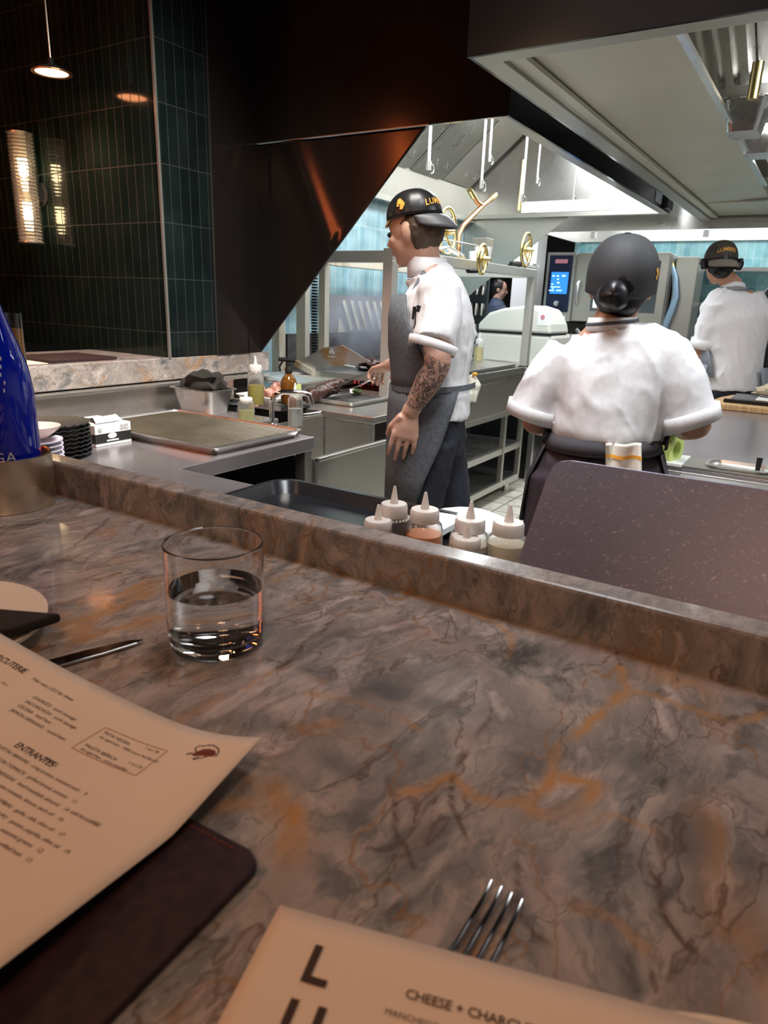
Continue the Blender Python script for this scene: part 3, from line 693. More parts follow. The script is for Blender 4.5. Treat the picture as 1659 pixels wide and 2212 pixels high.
# bread and meat on the shelves
def lump(c, r, seed, n=.35, sub=3):
    bm = B(); bmesh.ops.create_icosphere(bm, subdivisions=sub, radius=1)
    for v in bm.verts:
        d = v.co.normalized(); k = 1+n*noise.noise(d*1.7+Vector((seed, seed*.3, 0)))+n*.35*noise.noise(d*5+Vector((seed*2, 0, 0)))
        v.co = Vector((d.x*r[0]*k, d.y*r[1]*k, d.z*r[2]*k))
    zmin = min(v.co.z for v in bm.verts)
    for v in bm.verts: v.co += Vector(c)-Vector((0, 0, zmin))
    return bm
for k, (x, y, lab) in enumerate(((3.95, 2.02, 'pale wrapped loaf at the front of the upper shelf beside the cook\'s leg'), (4.18, 2.12, 'pale crusty loaf behind the front loaf on the upper shelf'))):
    tag(setb(obj('bread_loaf', lump((x, y, .392), (.10, .07, .062), 3+k*5, .5), 'bread', smooth=True)), lab, 'bread', 'loaves on the shelf')
tag(setb(obj('raw_meat', lump((4.05, 2.06, .165), (.13, .075, .06), 11, .4), 'meat_red', smooth=True)), 'raw red meat joint on a tray on the bottom shelf', 'meat')
tag(obj('small_tray', tray_bm(4.05, 2.06, .137, .20, .11, .018), 'sheet_metal'), 'small steel tray under the raw meat on the bottom shelf', 'tray')
# hood over the grill
HX0, HX1, HY, HB, HZ = 2.65, 5.66, 1.16, 2.79, 2.066
t = thing('grill_hood', 'black steel extractor hood over the grill with a diagonal side skirt', 'hood', (4.1, 1.9, HZ))
obj('side_panel', BX(HX0, HX0+.012, HY, HB+.1, HZ, 2.95), 'black_metal', t)
# the diagonal skirt has one soft convex fold, shaped to catch the orange streak
ra, rb = Px(638, 300, HX0), Px(720, 560, HX0); rd = Vector((0, rb.y-ra.y, rb.z-ra.z)).normalized(); rn = Vector((0, -rd.z, rd.y))
def skirt(a, b):
    z = .93+(HZ-.002-.93)*b; ye = 1.51+(HZ-z)*(2.398-1.51)/(HZ-1.135); y = ye+(HB-ye)*a
    q = Vector((0, y, z)); s_ = (q-Vector((0, ra.y, ra.z))).dot(rn)+.012*math.sin((z-1.1)*5); e_ = min(1, (y-ye)/.06)
    return Vector((HX0+.012-.010*math.exp(-(s_/.060)**2)*e_, y, z))
sk_ = obj('side_skirt', grid(B(), skirt, 110, 120), 'black_metal', t, smooth=True)
sm_ = sk_.modifiers.new('thickness', 'SOLIDIFY'); sm_.thickness = .008; sm_.offset = 0
obj('front_panel', BX(HX0+.012, HX1, HY, HY+.012, HZ, 2.95), 'black_metal', t)
obj('rim', BX(HX0+.012, HX1, HY+.012, HY+.06, HZ, HZ+.015), 'steel_hood', t)
obj('seam', BX(HX0-.0015, HX0, 1.5, 2.45, HZ-.002, HZ+.002), 'trim_metal', t)
obj('corner_trim', BX(HX0-.003, HX0+.006, HY-.003, HY+.006, HZ, 2.95), 'black_metal', t)
obj('lining', BX(HX0+.013, HX0+.02, HY+.06, HB, HZ, 2.9), 'steel', t)
obj('front_lining', BX(HX0+.013, HX1, HY+.013, HY+.02, HZ+.016, 2.9), 'steel', t)
obj('end_panel', BX(HX1-.02, HX1, HY+.06, HB, HZ, 2.9), 'steel', t)
obj('end_rail', BX(HX1-.06, HX1-.02, HY+.06, HB, HZ, HZ+.03), 'steel_hood', t)
obj('end_skirt', prism(B(), [Vector((HX1-.012, 1.90, HZ-.001)), Vector((HX1-.012, 2.60, 1.55)), Vector((HX1-.012, HB, 1.40)), Vector((HX1-.012, HB, HZ-.001))], (.012, 0, 0)), 'steel_hood', t)
obj('back_splash', BX(HX0+.02, HX1-.02, HB-.03, HB-.02, 2.07, 2.30), 'steel_hood', t)
obj('back_rail', BX(HX0+.02, HX1-.02, HB-.09, HB-.03, 2.04, 2.075), 'steel', t)
obj('ceiling_panel', BX(HX0+.02, HX1-.02, HY+.02, 2.25, 2.72, 2.74), 'steel', t)
obj('filter_backing', prism(B(), [Vector((HX0+.02, 2.775, 2.31)), Vector((HX0+.02, 2.24, 2.75)), Vector((HX1-.02, 2.24, 2.75)), Vector((HX1-.02, 2.775, 2.31))], (0, 0, .02)), 'steel', t)
# sloping ribbed filters
for k in range(6):
    bm = B(); x0 = HX0+.06+k*.485
    d0, d1 = Vector((0, 2.75, 2.30)), Vector((0, 2.25, 2.72)); n_ = Vector((0, -.42, -.50)).normalized()*.012
    if k < 5:
        for j in range(24):
            x = x0+.012+j*.0185
            prism(bm, [Vector((x, *d0.yz)), Vector((x+.010, *d0.yz)), Vector((x+.010, *d1.yz)), Vector((x, *d1.yz))], n_)
    prism(bm, [Vector((x0, *d0.yz)), Vector((x0+.465, *d0.yz)), Vector((x0+.465, *d1.yz)), Vector((x0, *d1.yz))], -n_*.3)
    f = obj('filter', bm, 'steel_bright', t)
    pos = [Vector((x0+.16, 2.66, 2.36)), Vector((x0+.31, 2.66, 2.36))]
    for p in pos: obj('grip', tube(B(), [p, p+Vector((0, -.03, -.02)), p+Vector((.0, -.035, .02))], .005, 6), 'chrome', f)
# written notice strip on the end wall of the hood (the codes on it are left blank)
t = thing('notice_strip', 'long white notice strip with fine print on the far end wall of the hood', 'sign', (5.6, 1.9, 2.1))
ya, yb = 2.29, 1.56
obj('card', BX(5.632, 5.636, yb, ya, 2.105, 2.185), 'white_print', t)
for k in range(5):
    y0 = ya-.03-k*.115; bm = B()
    for j in range(3): box(bm, 5.630, 5.6315, y0-.075+.01*((k+j) % 3), y0, 2.165-j*.018, 2.168-j*.018)
    obj('print_block', bm, 'sign_grey', t)
# copper pipe work under the hood
t = thing('copper_pipe', 'copper pipe with a Y-shaped double nozzle rising behind the crank wheel', 'pipe', (4.0, 2.1, 1.6))
p = [Py(990, 560, 2.1), Py(991, 508, 2.1), Py(1000, 488, 2.1), Py(1042, 445, 2.1), Py(1062, 428, 2.1)]
obj('pipe', tube(B(), p, .016), 'copper', t, smooth=True)
obj('branch', tube(B(), [p[3], Py(1030, 436, 2.1), Py(1022, 422, 2.1)], .015), 'copper', t, smooth=True)
for q0, q1 in ((Py(1022, 424, 2.1), Py(1014, 410, 2.1)), (Py(1060, 430, 2.1), Py(1070, 421, 2.1))):
    obj('nozzle', tube(B(), [q0, q1], [.020, .018]), 'brass', t, smooth=True)
obj('support', tube(B(), [Py(990, 560, 2.1), Vector((Py(990, 560, 2.1).x, 2.57, 1.62))], .012), 'copper', t)
# hooked rods hanging from the hood
for k, (ut, ub, vb, y, r, lab) in enumerate(((925, 926, 362, 1.9, .013, 'leftmost white hooked rod hanging inside the grill hood'),
        (1046, 1040, 402, 1.75, .011, 'longest white rod left of the pair in the middle of the hood'),
        (1065, 1057, 345, 2.0, .011, 'short white rod just right of the longest rod'),
        (1137, 1128, 432, 1.6, .011, 'white rod hanging in front of the brass corner strip'),
        (1170, 1160, 392, 1.85, .009, 'thin hooked rod right of the brass corner strip'),
        (1248, 1238, 430, 1.6, .007, 'thinnest grey rod, rightmost in the hood'))):
    b_ = Py(ub, vb, y); top = Vector((b_.x, y, 2.72))
    t = thing('hanging_rod', lab, 'rod', (b_.x, y, b_.z), 'rods hanging in the grill hood')
    obj('rod', tube(B(), [top, b_], r*.62, 10), 'white_print' if k != 5 else 'steel_bright', t, smooth=True)
    obj('collar', tube(B(), [b_+Vector((0, 0, .03)), b_-Vector((0, 0, .012))], r, 10), 'steel_bright', t, smooth=True)
    hp = [b_+Vector((.012+.022*(1-math.cos(a)), -.0, .0+.022*math.sin(a))) for a in [2*PI*j/12 for j in range(11)]]
    obj('hook', tube(B(), hp, .003, 6), 'steel_bright', t, smooth=True)
tag(obj('corner_strip', tube(B(), [Px(1120, 455, 5.62), Px(1131, 345, 5.62)], .012, 8), 'brass', smooth=True), 'brass-coloured conduit running up the end wall of the hood', 'pipe')
# control boxes on the outside end of the hood
t = thing('hood_switch', 'small black switch box at the far end of the grill hood front', 'switch', (5.5, 1.15, 2.1))
obj('box', BX(5.44, 5.62, 1.135, 1.158, 2.08, 2.17), 'black_plastic', t); obj('label_plate', BX(5.15, 5.32, 1.153, 1.158, 2.09, 2.16), 'sign_grey', t)

# ================================================================== HOOD OVER THE PREP LINE (near right)
LX0, LX1, LY1, LY0, LZ = 1.965, 6.04, .998, -1.7, 2.05
t = thing('line_hood', 'large near extractor hood over the prep line, olive steel inside and black outside', 'hood', (4, -.3, LZ))
obj('side_panel', BX(LX0, LX0+.012, LY0, LY1, LZ, 2.95), 'black_metal', t)
obj('back_panel', BX(LX0+.012, LX1, LY1-.012, LY1, LZ+.001, 2.95), 'black_metal', t)
obj('rim', BX(LX0+.012, LX0+.075, LY0, LY1-.012, LZ, LZ+.012), 'steel_hood', t)
obj('rim', BX(LX0+.075, LX1, LY1-.075, LY1-.012, LZ, LZ+.012), 'steel_hood', t)
obj('rim', BX(LX1-.08, LX1, LY0, LY1-.076, LZ, LZ+.012), 'steel_hood', t)
obj('gutter', BX(LX0+.10, LX1-.1, LY1-.125, LY1-.078, LZ+.012, LZ+.026), 'stainstrip' if False else 'hood_olive', t)
# inclined inner panel from the rim down to the trough edge
P0, P1 = Vector((0, LY1-.08, LZ+.03)), Vector((0, .50, 2.10))
obj('inner_panel', prism(B(), [Vector((LX0+.012, P0.y, P0.z)), Vector((LX1-.75, P0.y, P0.z)), Vector((LX1-.75, P1.y, P1.z)), Vector((LX0+.012, P1.y, P1.z))], (0, 0, .01)), 'hood_olive', t)
obj('inner_end', BX(LX1-.75, LX1-.08, LY0, LY1-.08, LZ+.03, LZ+.04), 'hood_olive', t)
obj('trough_edge', prism(B(), [Vector((LX0+.012, .50, 2.10)), Vector((4.75, .50, 2.10)), Vector((4.75, .468, 2.085)), Vector((LX0+.012, .468, 2.085))], (0, 0, .012)), 'steel_bright', t)
obj('trough_wall', BX(LX0+.012, LX1-.75, .975, .982, 2.09, 2.75), 'steel', t)
obj('near_lining', BX(LX0+.013, LX0+.02, LY0, .97, 2.09, 2.9), 'steel', t)
obj('slot_opening', prism(B(), [Vector((2.10, .905, 2.078)), Vector((2.17, .905, 2.078)), Vector((2.17, .875, 2.080))], (0, 0, .003)), 'black_matte', t)
obj('top_lining', BX(LX0+.02, LX1-.1, LY0, .97, 2.78, 2.80), 'steel', t)
obj('far_wall', BX(5.28, 5.285, LY0, .97, 2.11, 2.78), 'steel', t)
pF = Pz(1600, 170, 2.36); fx_ = pF.x
for k in range(4):
    y1 = .965-k*.50; d0, d1 = Vector((fx_, 0, 2.36)), Vector((fx_-.62, 0, 2.56)); n_ = Vector((-.30, 0, -.95)).normalized()*.03; bm = B()
    for j in range(8):
        y = y1-.015-j*.06
        prism(bm, [Vector((d0.x, y, d0.z)), Vector((d0.x, y-.034, d0.z)), Vector((d1.x, y-.034, d1.z)), Vector((d1.x, y, d1.z))], n_)
    prism(bm, [Vector((d0.x, y1, d0.z)), Vector((d0.x, y1-.49, d0.z)), Vector((d1.x, y1-.49, d1.z)), Vector((d1.x, y1, d1.z))], -n_*.2)
    obj('filter', bm, 'steel_bright', t)
obj('baffle_rail', BX(fx_-.01, fx_+.03, LY0, .965, 2.335, 2.375), 'steel_bright', t)
obj('sloped_panel', prism(B(), [Vector((fx_+.03, LY0, 2.35)), Vector((fx_+.03, .965, 2.35)), Vector((fx_+1.5, .965, 2.20)), Vector((fx_+1.5, LY0, 2.20))], (0, 0, .01)), 'steel_bright', t)
lt = thing('hood_lamp', 'bright tube lamp under the near hood beside the trough edge', 'lamp', (4.1, .2, 2.3))
obj('tube', tube(B(), [(3.7, .40, 2.17), (4.35, .40, 2.17)], .018, 12), 'lamp_tube', lt, smooth=True); obj('holder', BX(3.65, 4.4, .425, .45, 2.15, 2.20), 'plastic_white', lt)
def cup(name, x, y, z, lab):
    t = thing(name, lab, 'container', (x, y, z), 'grease cups under the hood filters')
    o = obj('cup', tray_bm(x, y, z, .10, .075, .11, r=.025, flare=.02, rim=.012), 'steel_bright', t, smooth=True)
    obj('bracket', BX(x-.02, x+.02, y-.11, y-.08, z+.08, z+.16), 'steel', t)
p = Pz(1612, 255, 2.12); cup('grease_cup', p.x, p.y, 2.06, 'nearer square steel cup hanging below the filters at the upper right')
p = Pz(1638, 312, 2.12); cup('grease_cup', p.x+.05, p.y, 2.08, 'farther steel cup hanging below the filters at the upper right')
p = Pz(1625, 215, 2.15)
tag(obj('valve', tube(B(), [p, p+Vector((0, .0, .12))], .02), 'brass', smooth=True), 'round valve fitting with a blue tag above the grease cup', 'valve')

# ================================================================== OVEN END OF THE KITCHEN
t = thing('oven_hood', 'bright steel hood along the far wall over the ovens with a blue display', 'hood', (6.7, 0, 2))
obj('front_panel', BX(6.05, 6.07, -3.5, 2.30, 2.0, 2.30), 'steel_bright', t)
obj('top_panel', BX(6.05, 7.28, -3.5, 2.30, 2.30, 2.95), 'steel', t)
obj('side_panel', BX(6.05, 7.28, 2.28, 2.30, 2.0, 2.30), 'steel_bright', t)
obj('back_panel', BX(7.26, 7.28, -3.5, 2.28, 2.02, 2.30), 'steel_bright', t)
obj('display', BX(6.04, 6.052, 2.17, 2.27, 2.09, 2.20), 'panel_navy', t); obj('display_light', BX(6.036, 6.040, 2.185, 2.255, 2.13, 2.185), 'screen_light', t)
bm = B(); 
for k in range(3): lathe(bm, [(0, 0), (.025, 0), (.025, -.05), (0, -.05)], (6.35+.0, 1.9-k*.9, 2.02), 10)
obj('sprinkler_head', bm, 'plastic_white', t)
# combi oven
t = thing('combi_oven', 'large steel combi oven with a navy control panel and a lit glass door', 'oven', (6.8, 1.8, 1.28))
ox = 6.50
obj('body', BX(ox+.03, 7.22, 1.26, 2.34, 1.27, 1.86), 'steel_hood', t, bevel=.01)
obj('control_frame', BX(ox, ox+.03, 2.08, 2.345, 1.27, 1.87), 'steel', t)
obj('control_panel', BX(ox-.006, ox, 2.105, 2.32, 1.35, 1.845), 'panel_navy', t)
sc = obj('screen', BX(ox-.010, ox-.006, 2.13, 2.29, 1.51, 1.70), 'screen_blue', t)
bm = B()
for k, (yy, zz, a, b2) in enumerate(((2.27, 1.66, .02, .012), (2.23, 1.66, .02, .012), (2.175, 1.66, .03, .014), (2.225, 1.632, .014, .012), (2.22, 1.60, .022, .014), (2.275, 1.588, .014, .012), (2.25, 1.566, .09, .008), (2.28, 1.535, .05, .008), (2.21, 1.535, .05, .010), (2.265, 1.552, .012, .008))):
    box(bm, ox-.012, ox-.0101, yy-a*.6, yy+a*.4, zz, zz+b2)
obj('icons', bm, 'screen_light', sc)
obj('dial', lathe(B(), [(0, .035), (.018, .035), (.028, .02), (.030, 0), (0, 0)], (ox-.006, 2.215, 1.425), 20, (-1, 0, 0)), 'steel_bright', t, smooth=True)
obj('badge', BX(ox-.010, ox-.006, 2.15, 2.265, 1.775, 1.81), 'logo_pink', t)
obj('lower_label', BX(ox-.004, ox, 2.12, 2.32, 1.285, 1.32), 'white_print', t)
d_ = obj('door', BX(ox-.01, ox+.03, 1.27, 2.06, 1.275, 1.865), 'steel_hood', t, bevel=.006)
obj('window', BX(ox-.014, ox-.010, 1.34, 1.90, 1.37, 1.80), 'oven_glass', d_)
obj('interior_light', BX(ox-.017, ox-.014, 1.825, 1.875, 1.40, 1.76), 'oven_glow', d_)
obj('handle', tube(B(), [(ox-.03, 2.02, 1.43), (ox-.05, 2.02, 1.46), (ox-.05, 2.02, 1.60), (ox-.02, 2.02, 1.62)], .014), 'steel_bright', d_, smooth=True)
t = thing('oven_stand', 'dark lower oven unit beneath the combi oven', 'oven', (6.85, 1.8, 0))
obj('body', BX(6.56, 7.22, 1.26, 2.32, .12, 1.268), 'black_metal', t, bevel=.01); obj('pipe', tube(B(), [(6.5, 2.0, 1.2), (6.45, 1.9, 1.12), (6.5, 1.8, 1.0), (6.55, 1.8, .9)], .02), 'steel', t, smooth=True)
obj('rail', BX(6.50, 6.56, 1.3, 2.3, 1.12, 1.16), 'steel', t); obj('foot', BX(6.6, 6.7, 1.3, 1.4, 0, .12), 'steel', t); obj('foot', BX(6.6, 6.7, 2.2, 2.3, 0, .12), 'steel', t)
t = thing('steam_cabinet', 'plain grey steel cabinet to the right of the combi oven with a yellow-ended blue hose', 'cabinet', (6.9, 1.1, 0))
obj('body', BX(6.62, 6.95, 1.06, 1.245, .0, 1.84), 'steel_hood', t, bevel=.008)
obj('hose', tube(B(), [Px(1450, 572, 6.58), Px(1458, 600, 6.56), Px(1459, 640, 6.55), Px(1450, 670, 6.55), Px(1437, 700, 6.56), Px(1428, 722, 6.58)], [.02, .022, .024, .026, .028, .03]), 'blue_hose', t, smooth=True)
obj('hose_end', tube(B(), [Px(1446, 562, 6.58), Px(1452, 578, 6.58)], .022), 'yellow_plastic', t, smooth=True)
# wall shelves
for k, (z, y0, lab) in enumerate(((1.765, 1.31, 'upper steel wall shelf on the blue tiles behind the right cook'), (1.465, 1.33, 'lower steel wall shelf on the blue tiles behind the right cook'))):
    t = thing('wall_shelf', lab, 'shelf', (7.15, 0, z), 'wall shelves')
    obj('board', BX(6.98, 7.295, -2.4, y0-.08, z-.02, z+.012), 'steel_bright', t)
    for y in (y0-.16, y0-1.1):
        obj('bracket', prism(B(), [Vector((7.0, y, z-.02)), Vector((7.295, y, z-.02)), Vector((7.295, y, z-.22)), Vector((7.24, y, z-.22))], (0, -.035, 0)), 'steel_bright', t)
# back counter with fryer
t = thing('back_counter', 'stainless back counter under the wall shelves with a fryer basket', 'counter', (6.9, -.6, 0))
obj('body', BX(6.62, 7.28, -3.2, .97, 0, .96), 'steel', t, bevel=.004); obj('top_ledge', BX(7.1, 7.28, -3.2, .97, .962, 1.12), 'steel_bright', t)
t = thing('fryer_basket', 'wire fryer basket standing on the back counter left of the right cook', 'basket', (6.75, .75, .96))
bm = B()
for k in range(9):
    y = .60+k*.035; tube(bm, [(6.66, y, 1.17), (6.68, y, .975), (6.86, y, .975), (6.90, y, 1.17)], .003, 5)
for k in range(6):
    x = 6.665+k*.045; tube(bm, [(x, .60, 1.17), (x, .61, .975), (x, .87, .975), (x, .88, 1.17)], .003, 5)
for z in (1.17, 1.10, 1.04): tube(bm, [(6.655, .595, z), (6.905, .595, z), (6.905, .885, z), (6.655, .885, z), (6.655, .595, z)], .0045, 6)
obj('wire_cage', bm, 'chrome', t); obj('handle', tube(B(), [(6.66, .74, 1.17), (6.52, .74, 1.20), (6.44, .74, 1.21)], .008), 'chrome', t)
# cream machine, mustard bottle and rack beyond the grill
t = thing('vacuum_machine', 'cream-coloured rounded countertop machine with a hinge line behind the frame\'s right post', 'machine', (5.65, 2.2, .92))
x0 = 5.45
def prof(x): return [Vector((x, 2.45, .93)), Vector((x, 1.80, .93)), Vector((x, 1.80, 1.19)), Vector((x, 2.45, 1.19))]
a, b2 = Px(1025, 770, x0).y, Px(1188, 770, x0).y
obj('body', BX(x0, x0+.5, b2, a, .925, 1.18), 'cream_plastic', t, bevel=.03)
lid = [Vector((x0, a-.01, 1.185)), Vector((x0, a-.01, 1.24)), Vector((x0, a-.10, 1.33)), Vector((x0, a-.22, 1.37)), Vector((x0, b2+.22, 1.40)), Vector((x0, b2+.10, 1.37)), Vector((x0, b2+.03, 1.26)), Vector((x0, b2+.01, 1.185))]
obj('lid', prism(B(), lid, (.45, 0, 0)), 'cream_plastic', t, bevel=.02); obj('hinge_line', BX(x0-.004, x0+.4, b2+.01, a-.01, 1.178, 1.187), 'black_matte', t)
obj('sticker', BX(x0-.003, x0, b2+.05, b2+.13, 1.25, 1.35), 'white_print', t); obj('control_dot', lathe(B(), [(0, .004), (.018, .003), (.018, 0)], (x0-.003, b2+.09, 1.315), 14, (-1, 0, 0)), 'logo_pink', t)
t = thing('machine_stand', 'steel table carrying the cream machine past the grill counter', 'table', (5.7, 2.2, 0))
obj('tabletop', BX(5.30, 6.1, 1.86, 2.78, .885, .92), 'steel', t); 
for x, y in ((5.33, 1.9), (6.03, 1.9), (5.33, 2.72), (6.03, 2.72)): obj('leg', BX(x, x+.04, y, y+.04, 0, .885), 'steel', t)
obj('dark_bin', BX(5.42, 5.9, 1.95, 2.5, 0, .7), 'black_plastic', t)
# glass rack & dark pass
t = thing('glass_rack', 'tall dark rack of hanging glasses beyond the cook\'s back', 'rack', (6.4, 2.9, 0))
obj('frame', BX(6.30, 6.34, 2.83, 3.15, .9, 1.75), 'oven_glass', t)
random.seed(3)
for r_ in range(4):
    for k in range(5): obj('glass', lathe(B(), [(.02, 0), (.03, .06), (.032, .11), (.028, .11), (.018, .005)], (6.26, 2.865+k*.06, 1.10+r_*.19), 10), 'chrome', t, smooth=True)
obj('base', BX(6.28, 6.36, 2.83, 3.15, 0, .9), 'black_matte', t)

# ================================================================== THINGS ON THE BENCHES
def squeeze(base, h, r, fill, sauce, label, cap='plastic_cap', body='plastic_clear', group='squeeze bottles behind the bar edge', name='squeeze_bottle', rag=False):
    x, y, z = base; t = thing(name, label, 'bottle', base, group)
    hb = h*.71; nz = h*.175; hc = h-hb-nz
    obj('body', lathe(B(), [(0, 0), (r*.94, 0), (r, .004), (r, hb*.86), (r*.93, hb*.94), (r*.70, hb), (r*.66, hb), (r*.66, hb-.002), (r*.88, hb*.93), (r*.95, hb*.86), (r*.95, .006), (0, .005)], base, 32), body, t, smooth=True)
    if fill: obj('sauce', lathe(B(), [(0, .006), (r*.945, .0065), (r*.945, hb*fill), (0, hb*fill)], base, 28), sauce, t, smooth=True)
    obj('cap', lathe(B(), [(r*.76, -hc*.12), (r*.78, hc*.05), (r*.76, hc*.82), (r*.70, hc), (r*.22, hc*1.02), (0, hc*1.02)], (x, y, z+hb), 28), cap, t, smooth=True)
    obj('nozzle', lathe(B(), [(r*.24, 0), (r*.19, nz*.3), (r*.085, nz*.93), (r*.06, nz), (0, nz)], (x, y, z+hb+hc*1.0), 16), cap, t, smooth=True)
    return t
def tipbase(u, v, h, z=W): p = Pz(u, v, z+h); return (p.x, p.y, z)
squeeze(tipbase(818, 1090, .150), .150, .031, .5, 'sauce_orange', 'squeeze bottle with a pinkish cap at the left end, half hidden by the marble edge')
b1 = tipbase(853, 1050, .175); t = squeeze(b1, .175, .031, .93, 'sauce_brown', 'squeeze bottle holding dark brown sauce with crusted rim')
bm = B(); random.seed(8)
for k in range(26):
    a = 2*PI*k/26; bmesh.ops.create_icosphere(bm, subdivisions=1, radius=.0022, matrix=Matrix.Translation((b1[0]+.0275*math.cos(a), b1[1]+.0275*math.sin(a), b1[2]+.175*.71*.955)))
obj('dried_crust', bm, 'beige_metal', t)
squeeze(tipbase(920, 1063, .170), .170, .033, .80, 'sauce_orange', 'squeeze bottle holding bright orange sauce')
squeeze(tipbase(1019, 1083, .168), .168, .033, .80, 'sauce_cream', 'squeeze bottle of cream dressing with a green fleck on its cap, behind the shortest bottle')
squeeze(tipbase(1011, 1130, .140), .140, .030, .7, 'sauce_cream', 'shortest squeeze bottle, in front and low behind the marble edge')
squeeze(tipbase(1103, 1090, .168), .168, .034, .86, 'sauce_cream', 'rightmost squeeze bottle of pale cream sauce beside the scratched steel lid')
q = Pz(962, 1150, W)
tag(setb(obj('folded_cloth', lump((q.x+.06, q.y-.02, W), (.085, .09, .016), 2, .15), 'white_cloth', smooth=True)), 'white folded cloth between the orange and cream squeeze bottles', 'cloth')
# scratched lid leaning up behind the raised edge
t = thing('cooler_lid', 'large scratched dark steel lid tilted up at the right behind the marble edge', 'lid', (.8, -.4, .93))
top = Pz(1200, 988, 1.21); lo = Vector((.705, top.y+.028, .945)); n_ = Vector((-.82, 0, .57)).normalized()
pan = [Vector((top.x, top.y, top.z)), Vector((top.x, -1.2, top.z)), Vector((.705, -1.2, .945)), Vector((.705, top.y, .945))]
dx = Px(1127, 1215, .80)
ly = dx.y
def lidpt(s, y): return Vector((.70+s*(top.x-.70), y, .945+s*(top.z-.945)))
outl = [lidpt(0, ly+.01), lidpt(.90, top.y+.004), lidpt(.965, top.y), lidpt(.99, top.y-.008), lidpt(1, top.y-.022), lidpt(1, -1.3), lidpt(0, -1.3)]
obj('panel', prism(B(), outl, -n_*.012), 'scratched_steel', t, bevel=.0015)
obj('hinge', tube(B(), [(.715, ly-.02, .935), (.715, -1.25, .935)], .008), 'steel', t)
# black tray at the near bench
t0 = obj('black_tray', tray_bm(1.165, .865, W+.001, .165, .265, .028, r=.05, flare=.018, rim=.012, t=.003), 'black_tray', smooth=True)
tag(t0, 'glossy black serving tray on the bench behind the marble edge', 'tray')
# sheet pan with wire rack
cs = [Pz(u, v, W+.03) for u, v in ((275, 935), (480, 978), (636, 930), (374, 886))]
t = thing('sheet_pan', 'large aluminium sheet pan with a browned wire rack on the left bench', 'pan', (1.71, 1.85, W))
obj('pan', tray_bm(1.705, 1.87, W+.001, .215, .325, .024, r=.025, flare=.012, rim=.008), 'sheet_metal', t, smooth=True)
bm = B()
for k in range(40): 
    y = 1.56+k*.0159; tube(bm, [(1.50, y, W+.022), (1.91, y, W+.022)], .0019, 5)
for x in (1.50, 1.64, 1.78, 1.91): tube(bm, [(x, 1.555, W+.019), (x, 2.185, W+.019)], .0022, 5)
obj('wire_rack', bm, 'pan_metal', t)
obj('baked_residue', BX(1.498, 1.912, 1.553, 2.187, W+.006, W+.0075), 'meat_dark' if False else 'pan_metal', t)
# insert pan with dark cloths
p = Pz(445, 900, W)
t = thing('insert_pan', 'small steel insert pan filled with black cloths against the splash-back', 'pan', (2.08, 2.2, W))
obj('pan', tray_bm(2.065, 2.19, W+.001, .075, .115, .10, r=.03, flare=.02, rim=.014, t=.003), 'steel_bright', t, smooth=True)
tag(setb(obj('black_cloth', lump((2.065, 2.19, W+.05), (.062, .09, .055), 5, .7), 'napkin_cloth', smooth=True)), 'crumpled black cloth inside the small insert pan', 'cloth')
# stacks of plates
def plate_prof(r, h, t_=.004): return [(0, 0), (r*.55, 0), (r*.6, .003), (r*.97, h), (r, h+.001), (r, h+t_), (r*.95, h+t_*.8), (r*.6, .003+t_), (0, t_)]
BPC = Pz(112, 912, 1.02); WPC = Pz(78, 948, 1.0)
proto = None; names = ['bottom', 'second from bottom', 'third from bottom', 'fourth from bottom', 'fourth from top', 'third from top', 'second from top', 'topmost']
for k in range(8):
    lab = f'black ribbed plate, {names[k]} of the stack beside the glove box'
    if proto is None:
        bm = lathe(B(), plate_prof(.105, .010), (0, 0, 0), 48)
        for v in bm.verts:
            r_ = math.hypot(v.co.x, v.co.y)
            if r_ > .07: v.co.z += .0018*math.cos(24*math.atan2(v.co.y, v.co.x))
        proto = obj('black_plate', bm, 'ceramic_black', smooth=True); o = proto
    else: o = proto.copy(); COL.objects.link(o)
    o.location = (BPC.x, BPC.y, W+.001+k*.0125); o.rotation_euler = (0, 0, .3*k)
    tag(o, lab, 'plate', 'stack of black plates')
proto = None
for k in range(6):
    if proto is None: proto = o = obj('lilac_plate', lathe(B(), plate_prof(.068, .010), (0, 0, 0), 40), 'ceramic_lilac', smooth=True)
    else: o = proto.copy(); COL.objects.link(o)
    o.location = (WPC.x, WPC.y, W+.001+k*.013)
    tag(o, f'small lilac-white plate, {["bottom", "second from bottom", "third from bottom", "third from top", "second from top", "topmost"][k]} of the stack beside the steel bucket', 'plate', 'stack of small pale plates')
tag(setb(obj('pink_bowl', lathe(B(), [(0, 0), (.03, 0), (.06, .022), (.066, .032), (.062, .032), (.03, .006), (0, .005)], (WPC.x, WPC.y, W+.085), 32), 'ceramic_pink', smooth=True)), 'pale pink shallow bowl on top of the small pale plates', 'bowl')
# glove box
t = thing('glove_box', 'white and black cardboard glove box with an open top on the left bench', 'box', (1.40, 1.99, W))
bxm = B(); gx0, gx1, gy0, gy1, gz = 1.345, 1.445, 1.925, 1.925+.0, W+.002
O2 = Pz(208, 967, W); XR = Pz(271, 957, W)
wdt = .135; dpt = .17; hgt = .068
bx0, by0 = O2.x, O2.y
obj('body', BX(bx0, bx0+wdt, by0, by0+dpt, W+.001, W+hgt), 'white_print', t)
bm = B(); box(bm, bx0-.0005, bx0+wdt+.0005, by0-.0008, by0+dpt, W+.010, W+.040)
obj('black_band', bm, 'ink_black', t)
bm = B()
ringp = [Vector((bx0+.062+.017*math.cos(a), by0-.0014, W+.031+.009*math.sin(a))) for a in [2*PI*k/20 for k in range(20)]]
bm.faces.new([bm.verts.new(p) for p in ringp][::-1]); box(bm, bx0+.04, bx0+.085, by0-.0016, by0-.001, W+.014, W+.019)
